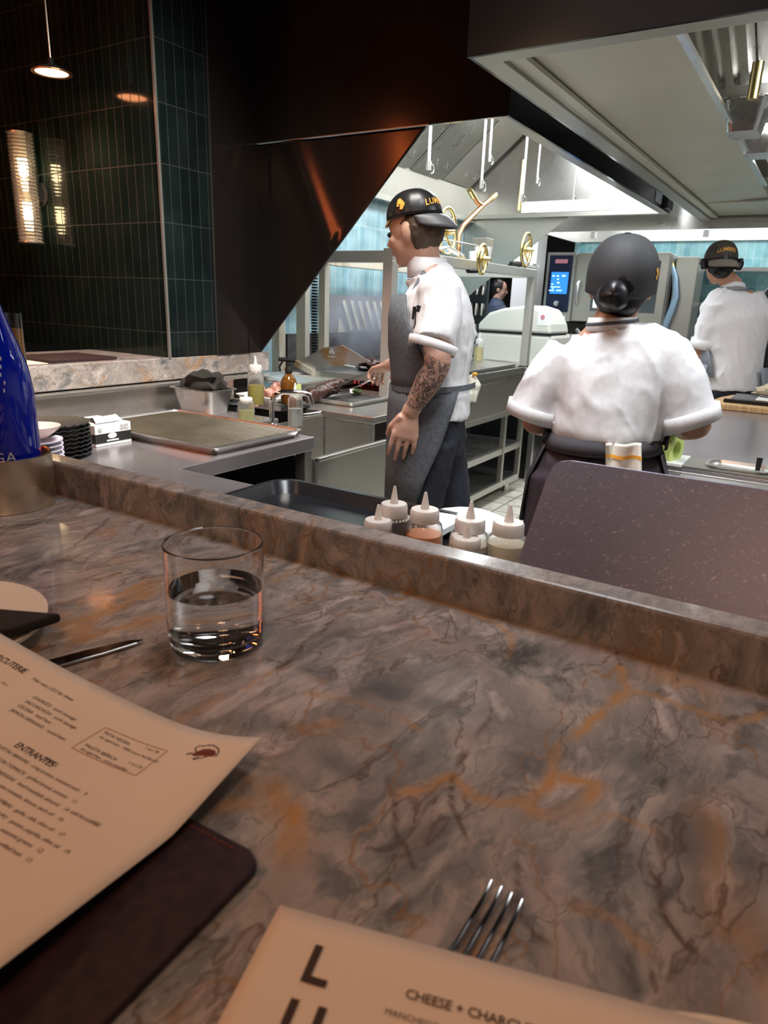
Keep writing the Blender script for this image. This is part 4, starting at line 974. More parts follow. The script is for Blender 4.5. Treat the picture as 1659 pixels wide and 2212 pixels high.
obj('oval_mark', bm, 'white_print', t)
def boxmap(x, y): return Vector((bx0+x, by0-.0013, W+y))
bm = text_bm('BLACK', .010, lambda x, y: boxmap(.095+x, .055+y)); join_bm(bm, text_bm('NITRILE', .010, lambda x, y: boxmap(.092+x, .045+y)))
join_bm(bm, text_bm('1', .012, lambda x, y: boxmap(.0595+x, .0262+y)))
join_bm(bm, text_bm('NITRILE', .014, lambda x, y: Vector((bx0-.0008, by0+.095-x, W+.048+y))))
obj('print', bm, 'ink_black', t)
obj('logo', text_bm('G', .018, lambda x, y: boxmap(.010+x, .046+y)), 'green_leaf', t)
obj('opening', BX(bx0+.035, bx0+.11, by0+.04, by0+.13, W+hgt, W+hgt+.002), 'black_matte', t); obj('flap', prism(B(), [Vector((bx0+.02, by0+.02, W+hgt+.003)), Vector((bx0+.12, by0+.02, W+hgt+.003)), Vector((bx0+.12, by0+.05, W+hgt+.018)), Vector((bx0+.04, by0+.06, W+hgt+.014))], (0, 0, .0015)), 'white_print', t)
# oil bottle, spray bottle, small bottles
ob = Pz(563, 882, W+.012)
tag(obj('black_mat', tray_bm(2.36, 2.10, W+.001, .11, .17, .008, r=.02, flare=.004, rim=.004), 'black_tray'), 'thin black tray under the oil and spray bottles', 'tray')
t = squeeze((2.305, 2.115, W+.012), .215, .036, .60, 'sauce_yellow', 'tall clear bottle two-fifths full of yellow-green oil', cap='plastic_cap_white', group='kitchen squeeze bottles', name='oil_bottle')
t = thing('spray_bottle', 'amber glass spray bottle with a black trigger head', 'bottle', (2.44, 2.03, W+.012))
bp = Pz(624, 876, W+.012); bp = (2.43, 2.02, W+.012); p = Pz(624, 872, W+.012); bp = (p.x, p.y, p.z)
obj('body', lathe(B(), [(0, 0), (.034, 0), (.037, .004), (.037, .095), (.034, .11), (.020, .128), (.014, .135), (.014, .142), (0, .142)], bp, 32), 'amber_glass', t, smooth=True)
bm = B(); lathe(bm, [(0, 0), (.017, 0), (.017, .02), (.012, .026), (.012, .045), (0, .045)], (bp[0], bp[1], bp[2]+.138), 18)
dl = Vector((-.5, .86, 0))
tube(bm, [Vector(bp)+Vector((0, 0, .195))-dl*.03, Vector(bp)+Vector((0, 0, .198))+dl*.045], [(.011, .016), (.009, .011)], 12, ref=(0, 0, 1)); tube(bm, [Vector(bp)+Vector((0, 0, .19))+dl*.028, Vector(bp)+Vector((0, 0, .165))+dl*.042, Vector(bp)+Vector((0, 0, .145))+dl*.038], .005, 8)
obj('trigger_head', bm, 'black_plastic', t, smooth=True)
obj('label_tag', BX(bp[0]+.01, bp[0]+.045, bp[1]-.036, bp[1]-.034, bp[2]+.05, bp[2]+.09), 'sauce_lime', t)
squeeze((2.018, 1.905, W), .115, .033, .55, 'sauce_lime', 'small squat squeeze bottle of pale green sauce on the bench behind the pan', cap='plastic_cap_white', group='kitchen squeeze bottles')
squeeze((2.145, 1.76, W-.02), .175, .030, .6, 'liquid_pale', 'white-capped squeeze bottle standing right behind the chrome faucet', cap='plastic_cap_white', group='kitchen squeeze bottles')
mp_ = Py(1033, 768, 2.2)
squeeze((4.86, 2.22, W+.005), .27, .038, .85, 'mustard', 'yellow mustard-coloured squeeze bottle in front of the cream machine', cap='plastic_cap_white', group='kitchen squeeze bottles')
# trays of meat on the grill station
t = thing('resting_tray', 'steel quarter sheet tray with rendered juices under the tongs', 'tray', (2.78, 1.95, .925))
obj('tray', tray_bm(2.80, 1.945, .926, .21, .155, .02, r=.02, flare=.010, rim=.008), 'sheet_metal', t, smooth=True)
obj('juices', BX(2.62, 2.98, 1.82, 2.07, .9295, .9305), 'soot', t)
tag(setb(obj('herb_sprig', lump((2.93, 2.0, .932), (.030, .02, .012), 21, .8), 'green_leaf', smooth=True)), 'green herb garnish on the steel resting tray', 'herbs')
t = thing('meat_tray', 'white-rimmed tray of raw pink meat pieces behind the amber spray bottle', 'tray', (2.6, 2.2, .925))
obj('tray', tray_bm(2.575, 2.245, .926, .13, .13, .018, r=.02, flare=.008, rim=.008), 'plastic_white', t, smooth=True)
random.seed(12)
for k, (x, y, lab) in enumerate(((2.50, 2.20, 'front left raw pink meat piece on the white-rimmed tray'), (2.60, 2.17, 'front right raw pink meat piece on the white-rimmed tray'), (2.52, 2.31, 'back left raw pink meat piece on the white-rimmed tray'), (2.64, 2.28, 'back right raw pink meat piece on the white-rimmed tray'))):
    tag(setb(obj('meat_piece', lump((x, y, .931), (.045, .035, .028), 30+k, .4), 'meat_pink', smooth=True)), lab, 'meat', 'raw meat on the tray')
# pan on the raised griddle
gp = Vector((3.25, 2.02, z0 if False else 1.0))
p = Px(800, 770, 3.15)
t = thing('grill_basket', 'small dark pan with a thin wire handle on the raised griddle', 'pan', (p.x, p.y, p.z-.01))
gz_ = 1.046
obj('bowl', lathe(B(), [(0, 0), (.07, 0), (.09, .02), (.086, .02), (.068, .004), (0, .004)], (3.22, 2.10, gz_-.02), 28), 'black_metal', t, smooth=True)
obj('handle', tube(B(), [(3.16, 2.17, gz_+.0), (3.08, 2.25, gz_+.02), (3.03, 2.31, gz_+.015)], .004, 8), 'steel_bright', t)
tag(setb(obj('grilled_food', lump((3.22, 2.10, gz_-.015), (.06, .06, .03), 40, .6), 'meat_dark', smooth=True)), 'charred food heaped in the small dark pan on the griddle', 'food')

# prep line counter under the near hood
t = thing('prep_counter', 'long stainless prep counter with wells at the right behind the woman cook', 'counter', (3, -.6, 0))
cy = .46
obj('worktop', BX(2.34, 4.48, -2.5, cy, .885, .92), 'steel_table', t, bevel=.003)
obj('front_rail', BX(2.255, 2.34, -2.5, cy, .80, .905), 'steel_hood', t, bevel=.006)
obj('front_panel', BX(2.36, 4.45, -2.4, cy-.03, .05, .885), 'steel_hood', t)
obj('well_frame', BX(2.34, 2.50, -2.4, cy-.005, .921, .926), 'steel_hood', t)
bm = lathe(B(), [(0, .006), (.022, .006), (.024, 0), (0, 0)], (2.255, .26, .855), 24, (-1, 0, 0)); obj('round_lock', bm, 'chrome', t, smooth=True)
for k, (yy, hw, lab) in enumerate(((.175, .088, 'long rectangular steel insert pan in the counter\'s front edge with a dark spoon handle'), (-.02, .088, 'insert pan cut off by the right border in the counter\'s front edge'))):
    tag(obj('insert_pan', tray_bm(2.425, yy, .90, .058, hw, .033, r=.03, flare=.01, rim=.008), 'sheet_metal', smooth=True), lab, 'pan', 'insert pans in the prep counter')
tag(obj('spoon_handle', prism(B(), [Vector((2.43, .115, .925)), Vector((2.43, .128, .925)), Vector((2.44, .130, .965)), Vector((2.44, .112, .965))], (.004, 0, 0)), 'black_plastic'), 'dark spoon handle sticking up from the insert pan', 'spoon')
# tape dispenser
t = thing('tape_dispenser', 'lime green tape roll on a steel desk dispenser beside the woman\'s elbow', 'tape dispenser', (2.42, .40, .926))
tc_ = Vector((2.40, .375, .965)); ax = Vector((.60, -.80, 0)).normalized(); ax = Vector((-.25, -.97, 0)).normalized()
obj('tape_roll', lathe(B(), [(.028, -.014), (.052, -.014), (.052, .014), (.028, .014), (.028, -.014)], tc_, 36, ax, mi=0), 'tape_green', t, smooth=False)
obj('roll_side', lathe(B(), [(.028, 0), (.051, 0), (.051, .001), (.028, .001)], tc_-ax*.0155, 36, ax), 'tape_green_side', t)
obj('small_roll', lathe(B(), [(.0, -.018), (.018, -.018), (.018, .018), (0, .018)], tc_+Vector((-.0, -.012, .075)), 24, ax), 'tape_green', t, smooth=False)
obj('frame', BX(2.33, 2.47, .41, .425, .926, 1.03), 'black_metal', t); obj('base', BX(2.33, 2.50, .33, .425, .922, .930), 'plastic_white', t)
obj('arm', tube(B(), [(2.36, .42, 1.03), (2.45, .36, 1.035), (2.5, .33, 1.06)], .006), 'chrome', t); obj('cutter', BX(2.33, 2.38, .33, .43, 1.02, 1.03), 'chrome', t)
tag(obj('wood_block', BX(2.56, 2.62, .40, .45, .921, .985), 'wood_board', bevel=.004), 'small pale wooden block behind the tape dispenser', 'block')
# boards, knife, foil tray on the far part
t = thing('cutting_board', 'long wooden cutting board across the prep counter in front of the right cook', 'board', (4.1, 0, .92))
obj('board', prism(B(), [Vector(p) for p in ((3.93, .50, .921), (3.93, -1.0, .921), (4.45, -1.0, .921), (4.45, .42, .921), (4.28, .46, .921))], (0, 0, .028)), 'wood_board', t, bevel=.004)
t = thing('chef_knife', 'long dark knife lying on the wooden cutting board', 'knife', (4.05, .2, .95))
obj('handle', BX(4.02, 4.055, .12, .42, .950, .968), 'black_plastic', t, bevel=.004); obj('blade', prism(B(), [Vector((4.02, .12, .955)), Vector((4.065, .12, .955)), Vector((4.055, -.25, .955)), Vector((4.02, -.28, .955))], (0, 0, .002)), 'grey_paint', t)
t = thing('slate_tray', 'dark grey tray lined with white paper behind the knife', 'tray', (4.3, .2, .95))
obj('tray', BX(4.16, 4.42, -.4, .40, .950, .962), 'grey_paint', t, bevel=.003); obj('paper', BX(4.13, 4.40, -.42, .28, .9625, .966), 'white_print', t)
tag(setb(obj('shredded_food', lump((4.30, .12, .966), (.09, .16, .035), 50, .7, 4), 'bread', smooth=True)), 'heap of pale brown shredded food on the white paper', 'food')
tag(obj('grey_mat', BX(4.18, 4.44, .26, .45, .963 if False else .9505, .958), 'apron_grey'), 'dark mat corner beside the paper-lined tray', 'mat') if False else None
# second counter behind board
t = thing('pass_table', 'steel worktable on the far side of the right cook', 'table', (5.6, 0, 0))
obj('tabletop', BX(5.45, 6.0, -2.5, .42, .90, .935), 'steel_bright', t); obj('front_panel', BX(5.47, 5.98, -2.4, .38, .05, .90), 'steel', t); obj('upper_shelf', BX(5.7, 6.0, -2.5, .40, 1.02, 1.04), 'steel_bright', t)
obj('shelf_block', BX(5.72, 5.98, -.6, .2, .936, 1.019), 'cream_plastic', t)
t = thing('black_tumbler', 'tall black container with a clear rim standing right of the right cook', 'container', (5.55, .30, .935))
bt = Pz(1640, 790, .936); bt = Vector((5.56, Pd(1633, 780, 5.6).y, .937))
obj('body', lathe(B(), [(0, 0), (.075, 0), (.10, .27), (.095, .27), (.07, .01), (0, .01)], bt, 24), 'black_plastic', t, smooth=True)
obj('rim', lathe(B(), [(.096, .268), (.112, .268), (.112, .29), (.096, .29), (.096, .268)], bt, 24), 'steel_bright', t, smooth=True)
for k, (yy, zz, c) in enumerate(((-.05, 1.042, 'yellow_plastic'), (-.05, 1.085, 'white_print'))):
    tag(obj('storage_tub', BX(5.72, 5.95, yy-.2, yy+.2, zz, zz+.04), c, bevel=.008), ('flat yellow tub on the far table shelf at the right border', 'flat white tub stacked on the yellow tub at the right border')[k], 'tub')

# ================================================================== ON THE MARBLE BAR
ZB = 1.08
gc = Pz(470, 1372, ZB); gc = Vector((.425, .446, ZB))
t = thing('water_glass', 'straight-sided clear tumbler half full of water on the marble bar', 'glass', gc)
r = .0455; hh = .102
obj('glass', lathe(B(), [(0, 0), (r*.86, 0), (r*.95, .003), (r*.985, .012), (r, .024), (r, .0245), (r, hh-.0020), (r, hh-.0013), (r-.0004, hh-.0002), (r-.0010, hh), (r-.0016, hh-.0004), (r-.0018, hh-.0013), (r-.0018, hh-.0020), (r-.0018, .0245), (r-.0018, .024), (r*.93, .016), (r*.80, .0105), (0, .009)], gc+Vector((0, 0, .0003)), 72), 'glass', t, smooth=True)
obj('water', lathe(B(), [(0, .0088), (r*.80, .0102), (r*.932, .0158), (r-.0017, .024), (r-.0017, .0245), (r-.0017, .0575), (r-.0017, .058), (0, .058)], gc+Vector((0, 0, .0003)), 72), 'water', t, smooth=True)
# steel wine bucket and blue bottle
bc = Vector((.557, 1.025, ZB)); br_ = .068; bh = .080
t = thing('bottle_coaster', 'round brushed metal bottle holder on the marble bar', 'bottle holder', bc)
obj('cup', lathe(B(), [(0, 0), (br_*.98, 0), (br_, .004), (br_, bh), (br_-.003, bh+.001), (br_-.006, bh-.003), (br_-.006, .008), (0, .008)], bc+Vector((0, 0, .0003)), 64), 'bucket_metal', t, smooth=True)
t = thing('blue_bottle', 'tall cobalt blue glass water bottle standing in the metal holder', 'bottle', bc+Vector((0, 0, .009)))
bb = bc+Vector((-.002, .0, .009))+Vector((RT.x, RT.y, 0))*.006
R1 = .050
obj('glass', lathe(B(), [(0, 0), (R1*.95, 0), (R1, .006), (R1, .155), (R1*.98, .175), (R1*.90, .20), (R1*.76, .225), (R1*.60, .25), (R1*.44, .275), (R1*.34, .295), (.0145, .315), (.0145, .335), (0, .335)], bb, 56), 'blue_glass', t, smooth=True)
obj('cap', lathe(B(), [(.0155, .308), (.0165, .312), (.0165, .335), (.0150, .340), (0, .340)], bb, 28), 'white_paint', t, smooth=True)
def onb(x, y): a = -1.05+x/R1; return bb+Vector((math.cos(a+PI)*(-1)*0, 0, 0))
va = math.atan2(-bb.y, -bb.x)   # azimuth of the side that looks at the seats
def botmap(x, y, z0_, rad=R1+.0005, a0=0.0):
    a = va+a0+x/R1; return bb+Vector((math.cos(a)*rad, math.sin(a)*rad, z0_+y))
bm = text_bm('GA', .0205, lambda x, y: botmap(x, y, .068, a0=.29), space=1.1, align='RIGHT')
obj('lettering', bm, 'label_silver', t)
bm = B()
for k in range(9):
    pp = [botmap(.002*math.sin(k*2.1)+.012, .168+k*.011-.0, 0, rad=(R1 if k < 2 else R1*(1-.028*max(0, k-1)))+.0004, a0=-.05), ]
    c_ = pp[0]; 
    box(bm, c_.x-.0008, c_.x+.0008, c_.y-.0008, c_.y+.0008, c_.z, c_.z+.005)
obj('side_print', bm, 'label_silver', t)
# beer glass behind
t = thing('beer_glass', 'tall glass of amber beer standing behind the blue bottle', 'glass', (.40, 1.35, ZB))
bg = Pd(22, 900, 1.75); bg = Vector((Pd(30, 720, 1.95).x, Pd(30, 720, 1.95).y, ZB)); bhh = Pd(30, 676, 1.95).z-ZB
obj('glass', lathe(B(), [(0, 0), (.018, 0), (.020, .01), (.022, bhh), (.0205, bhh), (.0185, .012), (0, .010)], bg, 32), 'glass', t, smooth=True)
obj('beer', lathe(B(), [(0, .011), (.0182, .013), (.0202, bhh*.86), (0, bhh*.86)], bg, 32), 'amber_beer' if 'amber_beer' in M else 'sauce_yellow', t, smooth=True)
# knife, fork
t = thing('table_knife', 'polished table knife lying on the marble, half under the large menu', 'knife', (.33, .52, ZB))
k0, k1 = Pz(312, 1380, ZB+.004), Pz(60, 1448, ZB+.004)
d = (k1-k0).normalized(); s = Vector((-d.y, d.x, 0))
bl = [k0, k0+d*.012-s*.006, k0+d*.05-s*.0095, k0+d*.11-s*.010, k0+d*.11+s*.006, k0+d*.04+s*.006, k0+d*.008+s*.0035]
obj('blade', prism(B(), bl, (0, 0, -.0022)), 'chrome', t, bevel=.0006)
obj('handle', tube(B(), [k0+d*.10-s*.001, k0+d*.12-s*.001, k0+d*.21-s*.001], [(.003, .006), (.0035, .008), (.004, .010)], 14, ref=(0, 0, 1)), 'chrome', t, smooth=True)
t = thing('table_fork', 'steel table fork with four long tines under the front menu', 'fork', (.27, .10, ZB))
f0 = Pz(1062, 1905, ZB+.006); f1 = Pz(975, 2062, ZB+.004); g0 = Pz(1112, 1945, ZB+.006)
dF = Vector((-.99, .10, 0)).normalized(); dF = (f1-f0); dF.z = 0; dF.normalize(); sF = Vector((dF.y, -dF.x, 0)); sF = sF if sF.y < 0 else -sF
bm = B()
for k in range(4):
    o0 = f0+sF*(.0065*k)+dF*(.001*k)
    tube(bm, [o0+Vector((0, 0, .001)), o0+dF*.012+Vector((0, 0, -.002)), o0+dF*.045+Vector((0, 0, -.001)), o0+dF*.062+Vector((0, 0, .003))], [(.0007, .0010), (.0012, .0015), (.0014, .0017), (.0015, .0022)], 8, ref=(0, 0, 1))
obj('tine', bm, 'chrome', t, smooth=True)
mid = f0+sF*.00975+dF*.062+Vector((0, 0, .003))
obj('handle', tube(B(), [mid-dF*.004, mid+dF*.008, mid+dF*.022, mid+dF*.035+Vector((0, 0, .004)), mid+dF*.12+Vector((0, 0, -.002))], [(.0016, .0125), (.0018, .0125), (.002, .008), (.002, .004), (.002, .008)], 14, ref=(0, 0, 1)), 'chrome', t, smooth=True)
# plates with napkin
def round_plate(c, R0, lab):
    t = thing('dinner_plate', lab, 'plate', c)
    obj('plate', lathe(B(), [(0, 0), (R0*.6, 0), (R0*.62, .003), (R0*.95, .011), (R0, .015), (R0*1.0, .0185), (R0*.97, .018), (R0*.7, .008), (0, .007)], c, 72), 'ceramic_white', t, smooth=True)
    return t
pl1 = Vector((.266, .662, ZB+.0005)); round_plate(pl1, .105, 'round white plate with a dark napkin at the left edge of the bar')
pl2 = Vector((.160, -.062, ZB+.0005)); round_plate(pl2, .128, 'white plate under the front menu at the lower right')
tag(obj('dark_napkin', prism(B(), [Vector((.340, .560, ZB+.021)), Vector((.31, .62, ZB+.021)), Vector((.375-.03, .72, ZB+.021)), Vector((.22, .76, ZB+.021)), Vector((.20, .64, ZB+.021)), Vector((.295, .566, ZB+.021))], (0, 0, .010)), 'napkin_cloth', bevel=.003), 'dark folded napkin lying on the round white plate', 'napkin')
# leather menu folder
t = thing('menu_folder', 'dark burgundy leather menu cover with rounded corners under the large menu', 'folder', (.12, .35, ZB))
pts = []
fx, fy = .2445, .2235
for k in range(7):
    a = math.radians(-90+90*k/6); pts.append(Vector((fx-.014+.014*math.sin(a+PI/2), fy+.014-.014*math.cos(a+PI/2), ZB+.0005)))
out_ = [Vector((-.08, fy, ZB+.0005))]+pts+[Vector((fx, .56, ZB+.0005)), Vector((-.08, .56, ZB+.0005))]
Rm = Matrix.Translation((fx, fy, 0)) @ Matrix.Rotation(.04, 4, 'Z') @ Matrix.Translation((-fx, -fy, 0))
obj('cover', prism(B(), [Rm @ p for p in out_], (0, 0, .006)), 'leather', t, bevel=.002)
bm = B()
for k in range(60):
    p = Rm @ Vector((fx-.006, fy+.02+k*.0045, ZB+.0066)); box(bm, p.x-.0004, p.x+.0004, p.y, p.y+.003, p.z, p.z+.0006)
obj('stitching', bm, 'print_wine', t)

# the two menus: paper sheets with a gentle curl
def sheet(name, label, corner, rt, up, wd, hg, zf, nu=40, nv=24):
    """corner = top right or top left corner; rt, up unit vectors of the page; zf(s, t) height above the bar (s along the top edge in m, t downwards in m)"""
    t = thing(name, label, 'menu', (corner[0], corner[1], ZB))
    def fm(s, q): p = Vector((corner[0], corner[1], 0))+rt*s-up*q; p.z = ZB+zf(s, q); return p
    bm = grid(B(), lambda a, b: fm(a*wd, b*hg), nu, nv)
    ob_ = obj('page', bm, 'paper', t, smooth=True)
    s_ = ob_.modifiers.new('thickness', 'SOLIDIFY'); s_.thickness = .0004; s_.offset = -1
    return t, fm
cA = Pz(565, 1593, ZB+.026); rtA = Vector((.09, -1, 0)).normalized(); upA = Vector((1, .09, 0)).normalized()
def zA(s, q):   # s to the left of the corner, q down the page
    a = max(0, 1-s/.08)**2*max(0, 1-q/.09); b = max(0, s-.08)/.23
    return .011+.015*a+.0265*b**1.5+.012*max(0, q-.085)/.105
tA, fA = sheet('large_menu', 'large peach paper menu printed with CHARCUTERIE and ENTRANTES and a dark red bull emblem', (cA.x, cA.y), -rtA, upA, .42, .262, zA)
def on_page(fpage, sgn):
    def g(x, y):
        p = fpage(sgn*x, -y); a = fpage(sgn*x+.001, -y)-p; b = fpage(sgn*x, -y+.001)-p; n = a.cross(b).normalized()
        if n.z < 0: n = -n
        return p+n*.0007
    return g
pA = on_page(fA, -1)
def invA(u, v):
    z = ZB+.015
    for _ in range(12):
        P = Pz(u, v, z); d = P-Vector((cA.x, cA.y, 0)); x = d.dot(rtA); y = d.dot(upA); z = ZB+zA(max(0, -x), max(0, -y))
    return x, y
def txA(s, u, v, size, m_='print_dark', shear=.0, name='print', right=False, bold=0, space=1.0):
    x, y = invA(u, v)
    return obj(name, text_bm(s, size, lambda a, b: pA(x+a, y+b), shear=shear, space=space, bold=bold, align='RIGHT' if right else 'LEFT'), m_, tA)
txA('CHARCUTERIE', 50, 1457, .0085, right=True, name='heading', space=.88, bold=.00008)
txA('9 for one | 22.5 for three', 66, 1468, .0048, shear=.2, space=.95)
for (u, v, a, b2) in ((68, 1508, 'CHORIZO', 'pork sausage'), (52, 1517, 'SALCHICH\u00d3N', 'pork sausage'), (36, 1526, 'CECINA', 'beef ham'), (20, 1536, 'JAM\u00d3N SERRANO', 'cured ham')):
    txA(a+'   '+b2, u, v, .0044)
txA('rico', 14, 1484, .0045, 'print_rust', right=True)
txA('ENTRANTES', 28, 1613, .0076, name='heading', space=.88, bold=.0001); txA('SMALL', 92, 1643, .0052, name='heading', space=.85)
def lineA(p0, p1, w_=.0003):
    a, b = Vector(invA(*p0)), Vector(invA(*p1)); d = (b-a).normalized(); n = Vector((-d.y, d.x))*w_; bm = B(); K = 14
    for k in range(K):
        q0, q1 = a+(b-a)*(k/K), a+(b-a)*((k+1)/K)
        bm.faces.new([bm.verts.new(pA(*v)) for v in (q0-n, q1-n, q1+n, q0+n)])
    return bm
bm = B()
for p0, p1 in (((228, 1573), (362, 1624)), ((362, 1624), (293, 1677)), ((293, 1677), (155, 1617)), ((155, 1617), (228, 1573))): join_bm(bm, lineA(p0, p1))
obj('box_outline', bm, 'print_rust', tA)
txA('PATA NEGRA', 222, 1585, .0042); txA('dry aged ham   100% acorn fed iberico', 213, 1594, .0036); txA('1 oz | 38', 311, 1618, .0036)
txA('PALETA IB\u00c9RICA', 181, 1612, .0042); txA('dry aged ham   acorn shoulder', 172, 1620, .0036); txA('1 oz | 26', 275, 1650, .0036)
rows = [('CROQUETAS BRAVAS   crisp potato, smoked aioli', 168, 1712, '9'), ('PAN CON TOMATE   grilled bread, tomato', 142, 1727, '11'), ('ALBONDIGAS   beef meatball, almond', 124, 1744, '14'),
        ('pan tostado, lemon, herb oil', 112, 1765, '16'), ('GAMBAS   garlic, chili, olive oil', 112, 1798, '17'), ('PULPO   potato, paprika, olive oil', 124, 1835, '19'), ('seasonal greens', 66, 1833, '12'), ('grilled leek', 42, 1853, '13')]
for s_, u, v, pr_ in rows:
    txA(s_, u, v, .0043, right=True); txA(pr_, u+10, v+6, .0043)
txA('add bocadillo', 150, 1757, .0043); txA('22', 202, 1783, .0043)
# bull emblem
bx_, by_ = invA(445, 1628); bm = B()
body = [(-.0075, -.001), (-.005, .003), (0, .0045), (.005, .004), (.0085, .001), (.008, -.002), (.004, -.003), (.0035, -.0045), (.001, -.003), (-.003, -.004), (-.006, -.0055), (-.0085, -.005)]
bm.faces.new([bm.verts.new(pA(bx_+a, by_+b)) for a, b in body])
obj('bull_emblem', bm, 'print_wine', tA)
bm = B()
def stroke(pts, w_):
    for (a, b), (c, d) in zip(pts, pts[1:]):
        q = Vector((c-a, d-b)).normalized(); n = Vector((-q.y, q.x))*w_
        bm.faces.new([bm.verts.new(pA(bx_+x, by_+y)) for x, y in ((a-n.x, b-n.y), (c-n.x, d-n.y), (c+n.x, d+n.y), (a+n.x, b+n.y))])
stroke([(-.008, -.001), (-.0105, .001), (-.0115, .004), (-.009, .006), (-.006, .0062), (-.0045, .0085), (-.003, .0075), (-.0015, .009), (.003, .0075), (.007, .0055), (.0095, .002), (.0098, -.002)], .0005)
stroke([(-.009, -.003), (-.012, -.005), (-.0125, -.006)], .0007); stroke([(-.002, -.0045), (-.0045, -.0085)], .0005); stroke([(.003, -.004), (-.0038, -.0088)], .0004)
obj('bull_outline', bm, 'print_dark', tA)
# front menu
cB = Pz(605, 1955, ZB+.026); rtB = Vector((.274, -.962, 0)).normalized(); upB = Vector((.962, .274, 0)).normalized()
tB, fB = sheet('front_menu', 'front peach menu with a large vertical L and U and the heading CHEESE + CHARCUTERIE', (cB.x, cB.y), rtB, upB, .40, .26,
               lambda s, q: .026+.004*math.sin(s*5))
pB = on_page(fB, 1)
def txB(s, x, y, size, name='print', **k): return obj(name, text_bm(s, size, lambda a, b: pB(x+a, y+b), **k), 'print_dark', tB)
for k, ch in enumerate('LUM'): txB(ch, .0245, -.0345-k*.0275, .0262, name='big_letter', bold=.0007)
txB('CHEESE + CHARCUTERIE', .0725, -.0288, .0064, name='heading', bold=.00008, space=.95)
for k, s_ in enumerate(('MANCHEGO   sheep, aged twelve months', 'MAHON   cow, brine washed', 'VALDEON   cow and goat, blue')): txB(s_, .066, -.0385-k*.008, .0042)

# ================================================================== PEOPLE
def basis(r, f, u): return Matrix((r, f, u)).transposed()
def head_prims(bm, c, r, f, u, s=1.0):
    Rm = basis(r, f, u)
    def e(a, b, d, rr): ell(bm, c+r*a*s+f*b*s+u*d*s, tuple(x*s for x in rr), Rm, 24, 16)
    e(0, 0, 0, (.074, .090, .092)); e(0, .026, -.052, (.060, .062, .066)); e(0, .052, -.100, (.030, .028, .022)); e(0, .004, -.072, (.055, .058, .042))
    e(0, .076, .004, (.042, .014, .012)); e(0, .082, -.074, (.022, .012, .013))
    for sg in (-1, 1):
        e(sg*.074, -.008, -.022, (.009, .019, .031)); e(sg*.036, .060, -.040, (.022, .020, .020))
    tube(bm, [c+f*.080*s+u*.000, c+f*.096*s-u*.025*s, c+f*.106*s-u*.044*s, c+f*.088*s-u*.054*s], [.007*s, .009*s, .012*s, .011*s], 10)
def hand_prims(bm, wr, d, n, side, curl=.35, s=1.0, thumb=.6, spread=1.0, wrr=.024):
    """d along the hand, n towards which fingers curl, side (+1/-1) where the thumb is"""
    d = d.normalized(); n = (n-d*n.dot(d)).normalized(); sd = d.cross(n)*side
    tube(bm, [wr-d*.02*s, wr+d*.012*s, wr+d*.045*s, wr+d*.078*s], [(wrr*.8*s, wrr*s), (.016*s, .028*s), (.015*s, .038*s), (.010*s, .040*s)], 14, ref=n)
    for k, (off, ln) in enumerate(((.033, .074), (.0115, .083), (-.0105, .077), (-.032, .061))):
        p = wr+d*(.078-.004*abs(k-1))*s+sd*off*s; a = curl*.5; pts = [p-d*.012*s]; pts.append(p); dd = d
        for seg, fr in enumerate((.44, .31, .25)):
            dd = d*math.cos(a)+n*math.sin(a)+sd*(off*1.5*spread); dd.normalize(); p = p+dd*ln*fr*s; pts.append(p); a += curl*(1.0 if seg == 0 else .8)
        tube(bm, pts, [.0088*s, .0086*s, .0078*s, .0072*s, .0058*s], 10)
    p = wr+d*.022*s+sd*.026*s; td = (d*.75+sd*thumb+n*.35).normalized(); p2 = p+td*.040*s; td2 = (d*.9+sd*thumb*.35+n*.5).normalized()
    tube(bm, [p-td*.012*s, p, p2, p2+td2*.030*s, p2+td2*.038*s], [.013*s, .0135*s, .011*s, .009*s, .006*s], 10)
def arm_prims(bm, sh, el, wr, k=1.0):
    m1 = sh.lerp(el, .5); m2 = el.lerp(wr, .3)
    tube(bm, [sh, m1, el, m2, el.lerp(wr, .7), wr], [.050*k, .046*k, .039*k, .041*k, .031*k, .025*k], 14)
def folds(scale, amp, seed, stretch=(1, 1, .45)):
    def f(co):
        p = Vector((co.x*stretch[0]+.25*co.z, co.y*stretch[1]-.25*co.z, co.z*stretch[2]))*scale+Vector((seed, 0, 0))
        p = p+noise.noise_vector(p*.6)*.7
        a = noise.noise(p*.8); q = max(0, 1-abs(noise.noise(p+Vector((3, 1, seed))))*4.5)**1.5; q2 = max(0, 1-abs(noise.noise(p*1.7+Vector((7, 2, seed))))*5)**1.5
        return amp*(a*.7+.75*q*max(0, .4+a*2)+.35*q2-.25)
    return f
def arcwrap(bm, rings, r, f, a0, a1, seg=28):
    """partial shell round an axis: rings = [(centre, half width, half depth, start deg, end deg)] ; 0 deg = front, + = to r"""
    rows = []
    for c, a, b, s0, s1 in rings:
        rows.append([bm.verts.new(c+r*(a*math.sin(t))+f*(b*math.cos(t))) for t in [math.radians(s0+(s1-s0)*k/seg) for k in range(seg+1)]])
    for A_, B_ in zip(rows, rows[1:]):
        for k in range(seg): bm.faces.new((A_[k], A_[k+1], B_[k+1], B_[k]))
    return bm
def solid(o, t_=.004, off=1):
    s = o.modifiers.new('thickness', 'SOLIDIFY'); s.thickness = t_; s.offset = off; return o
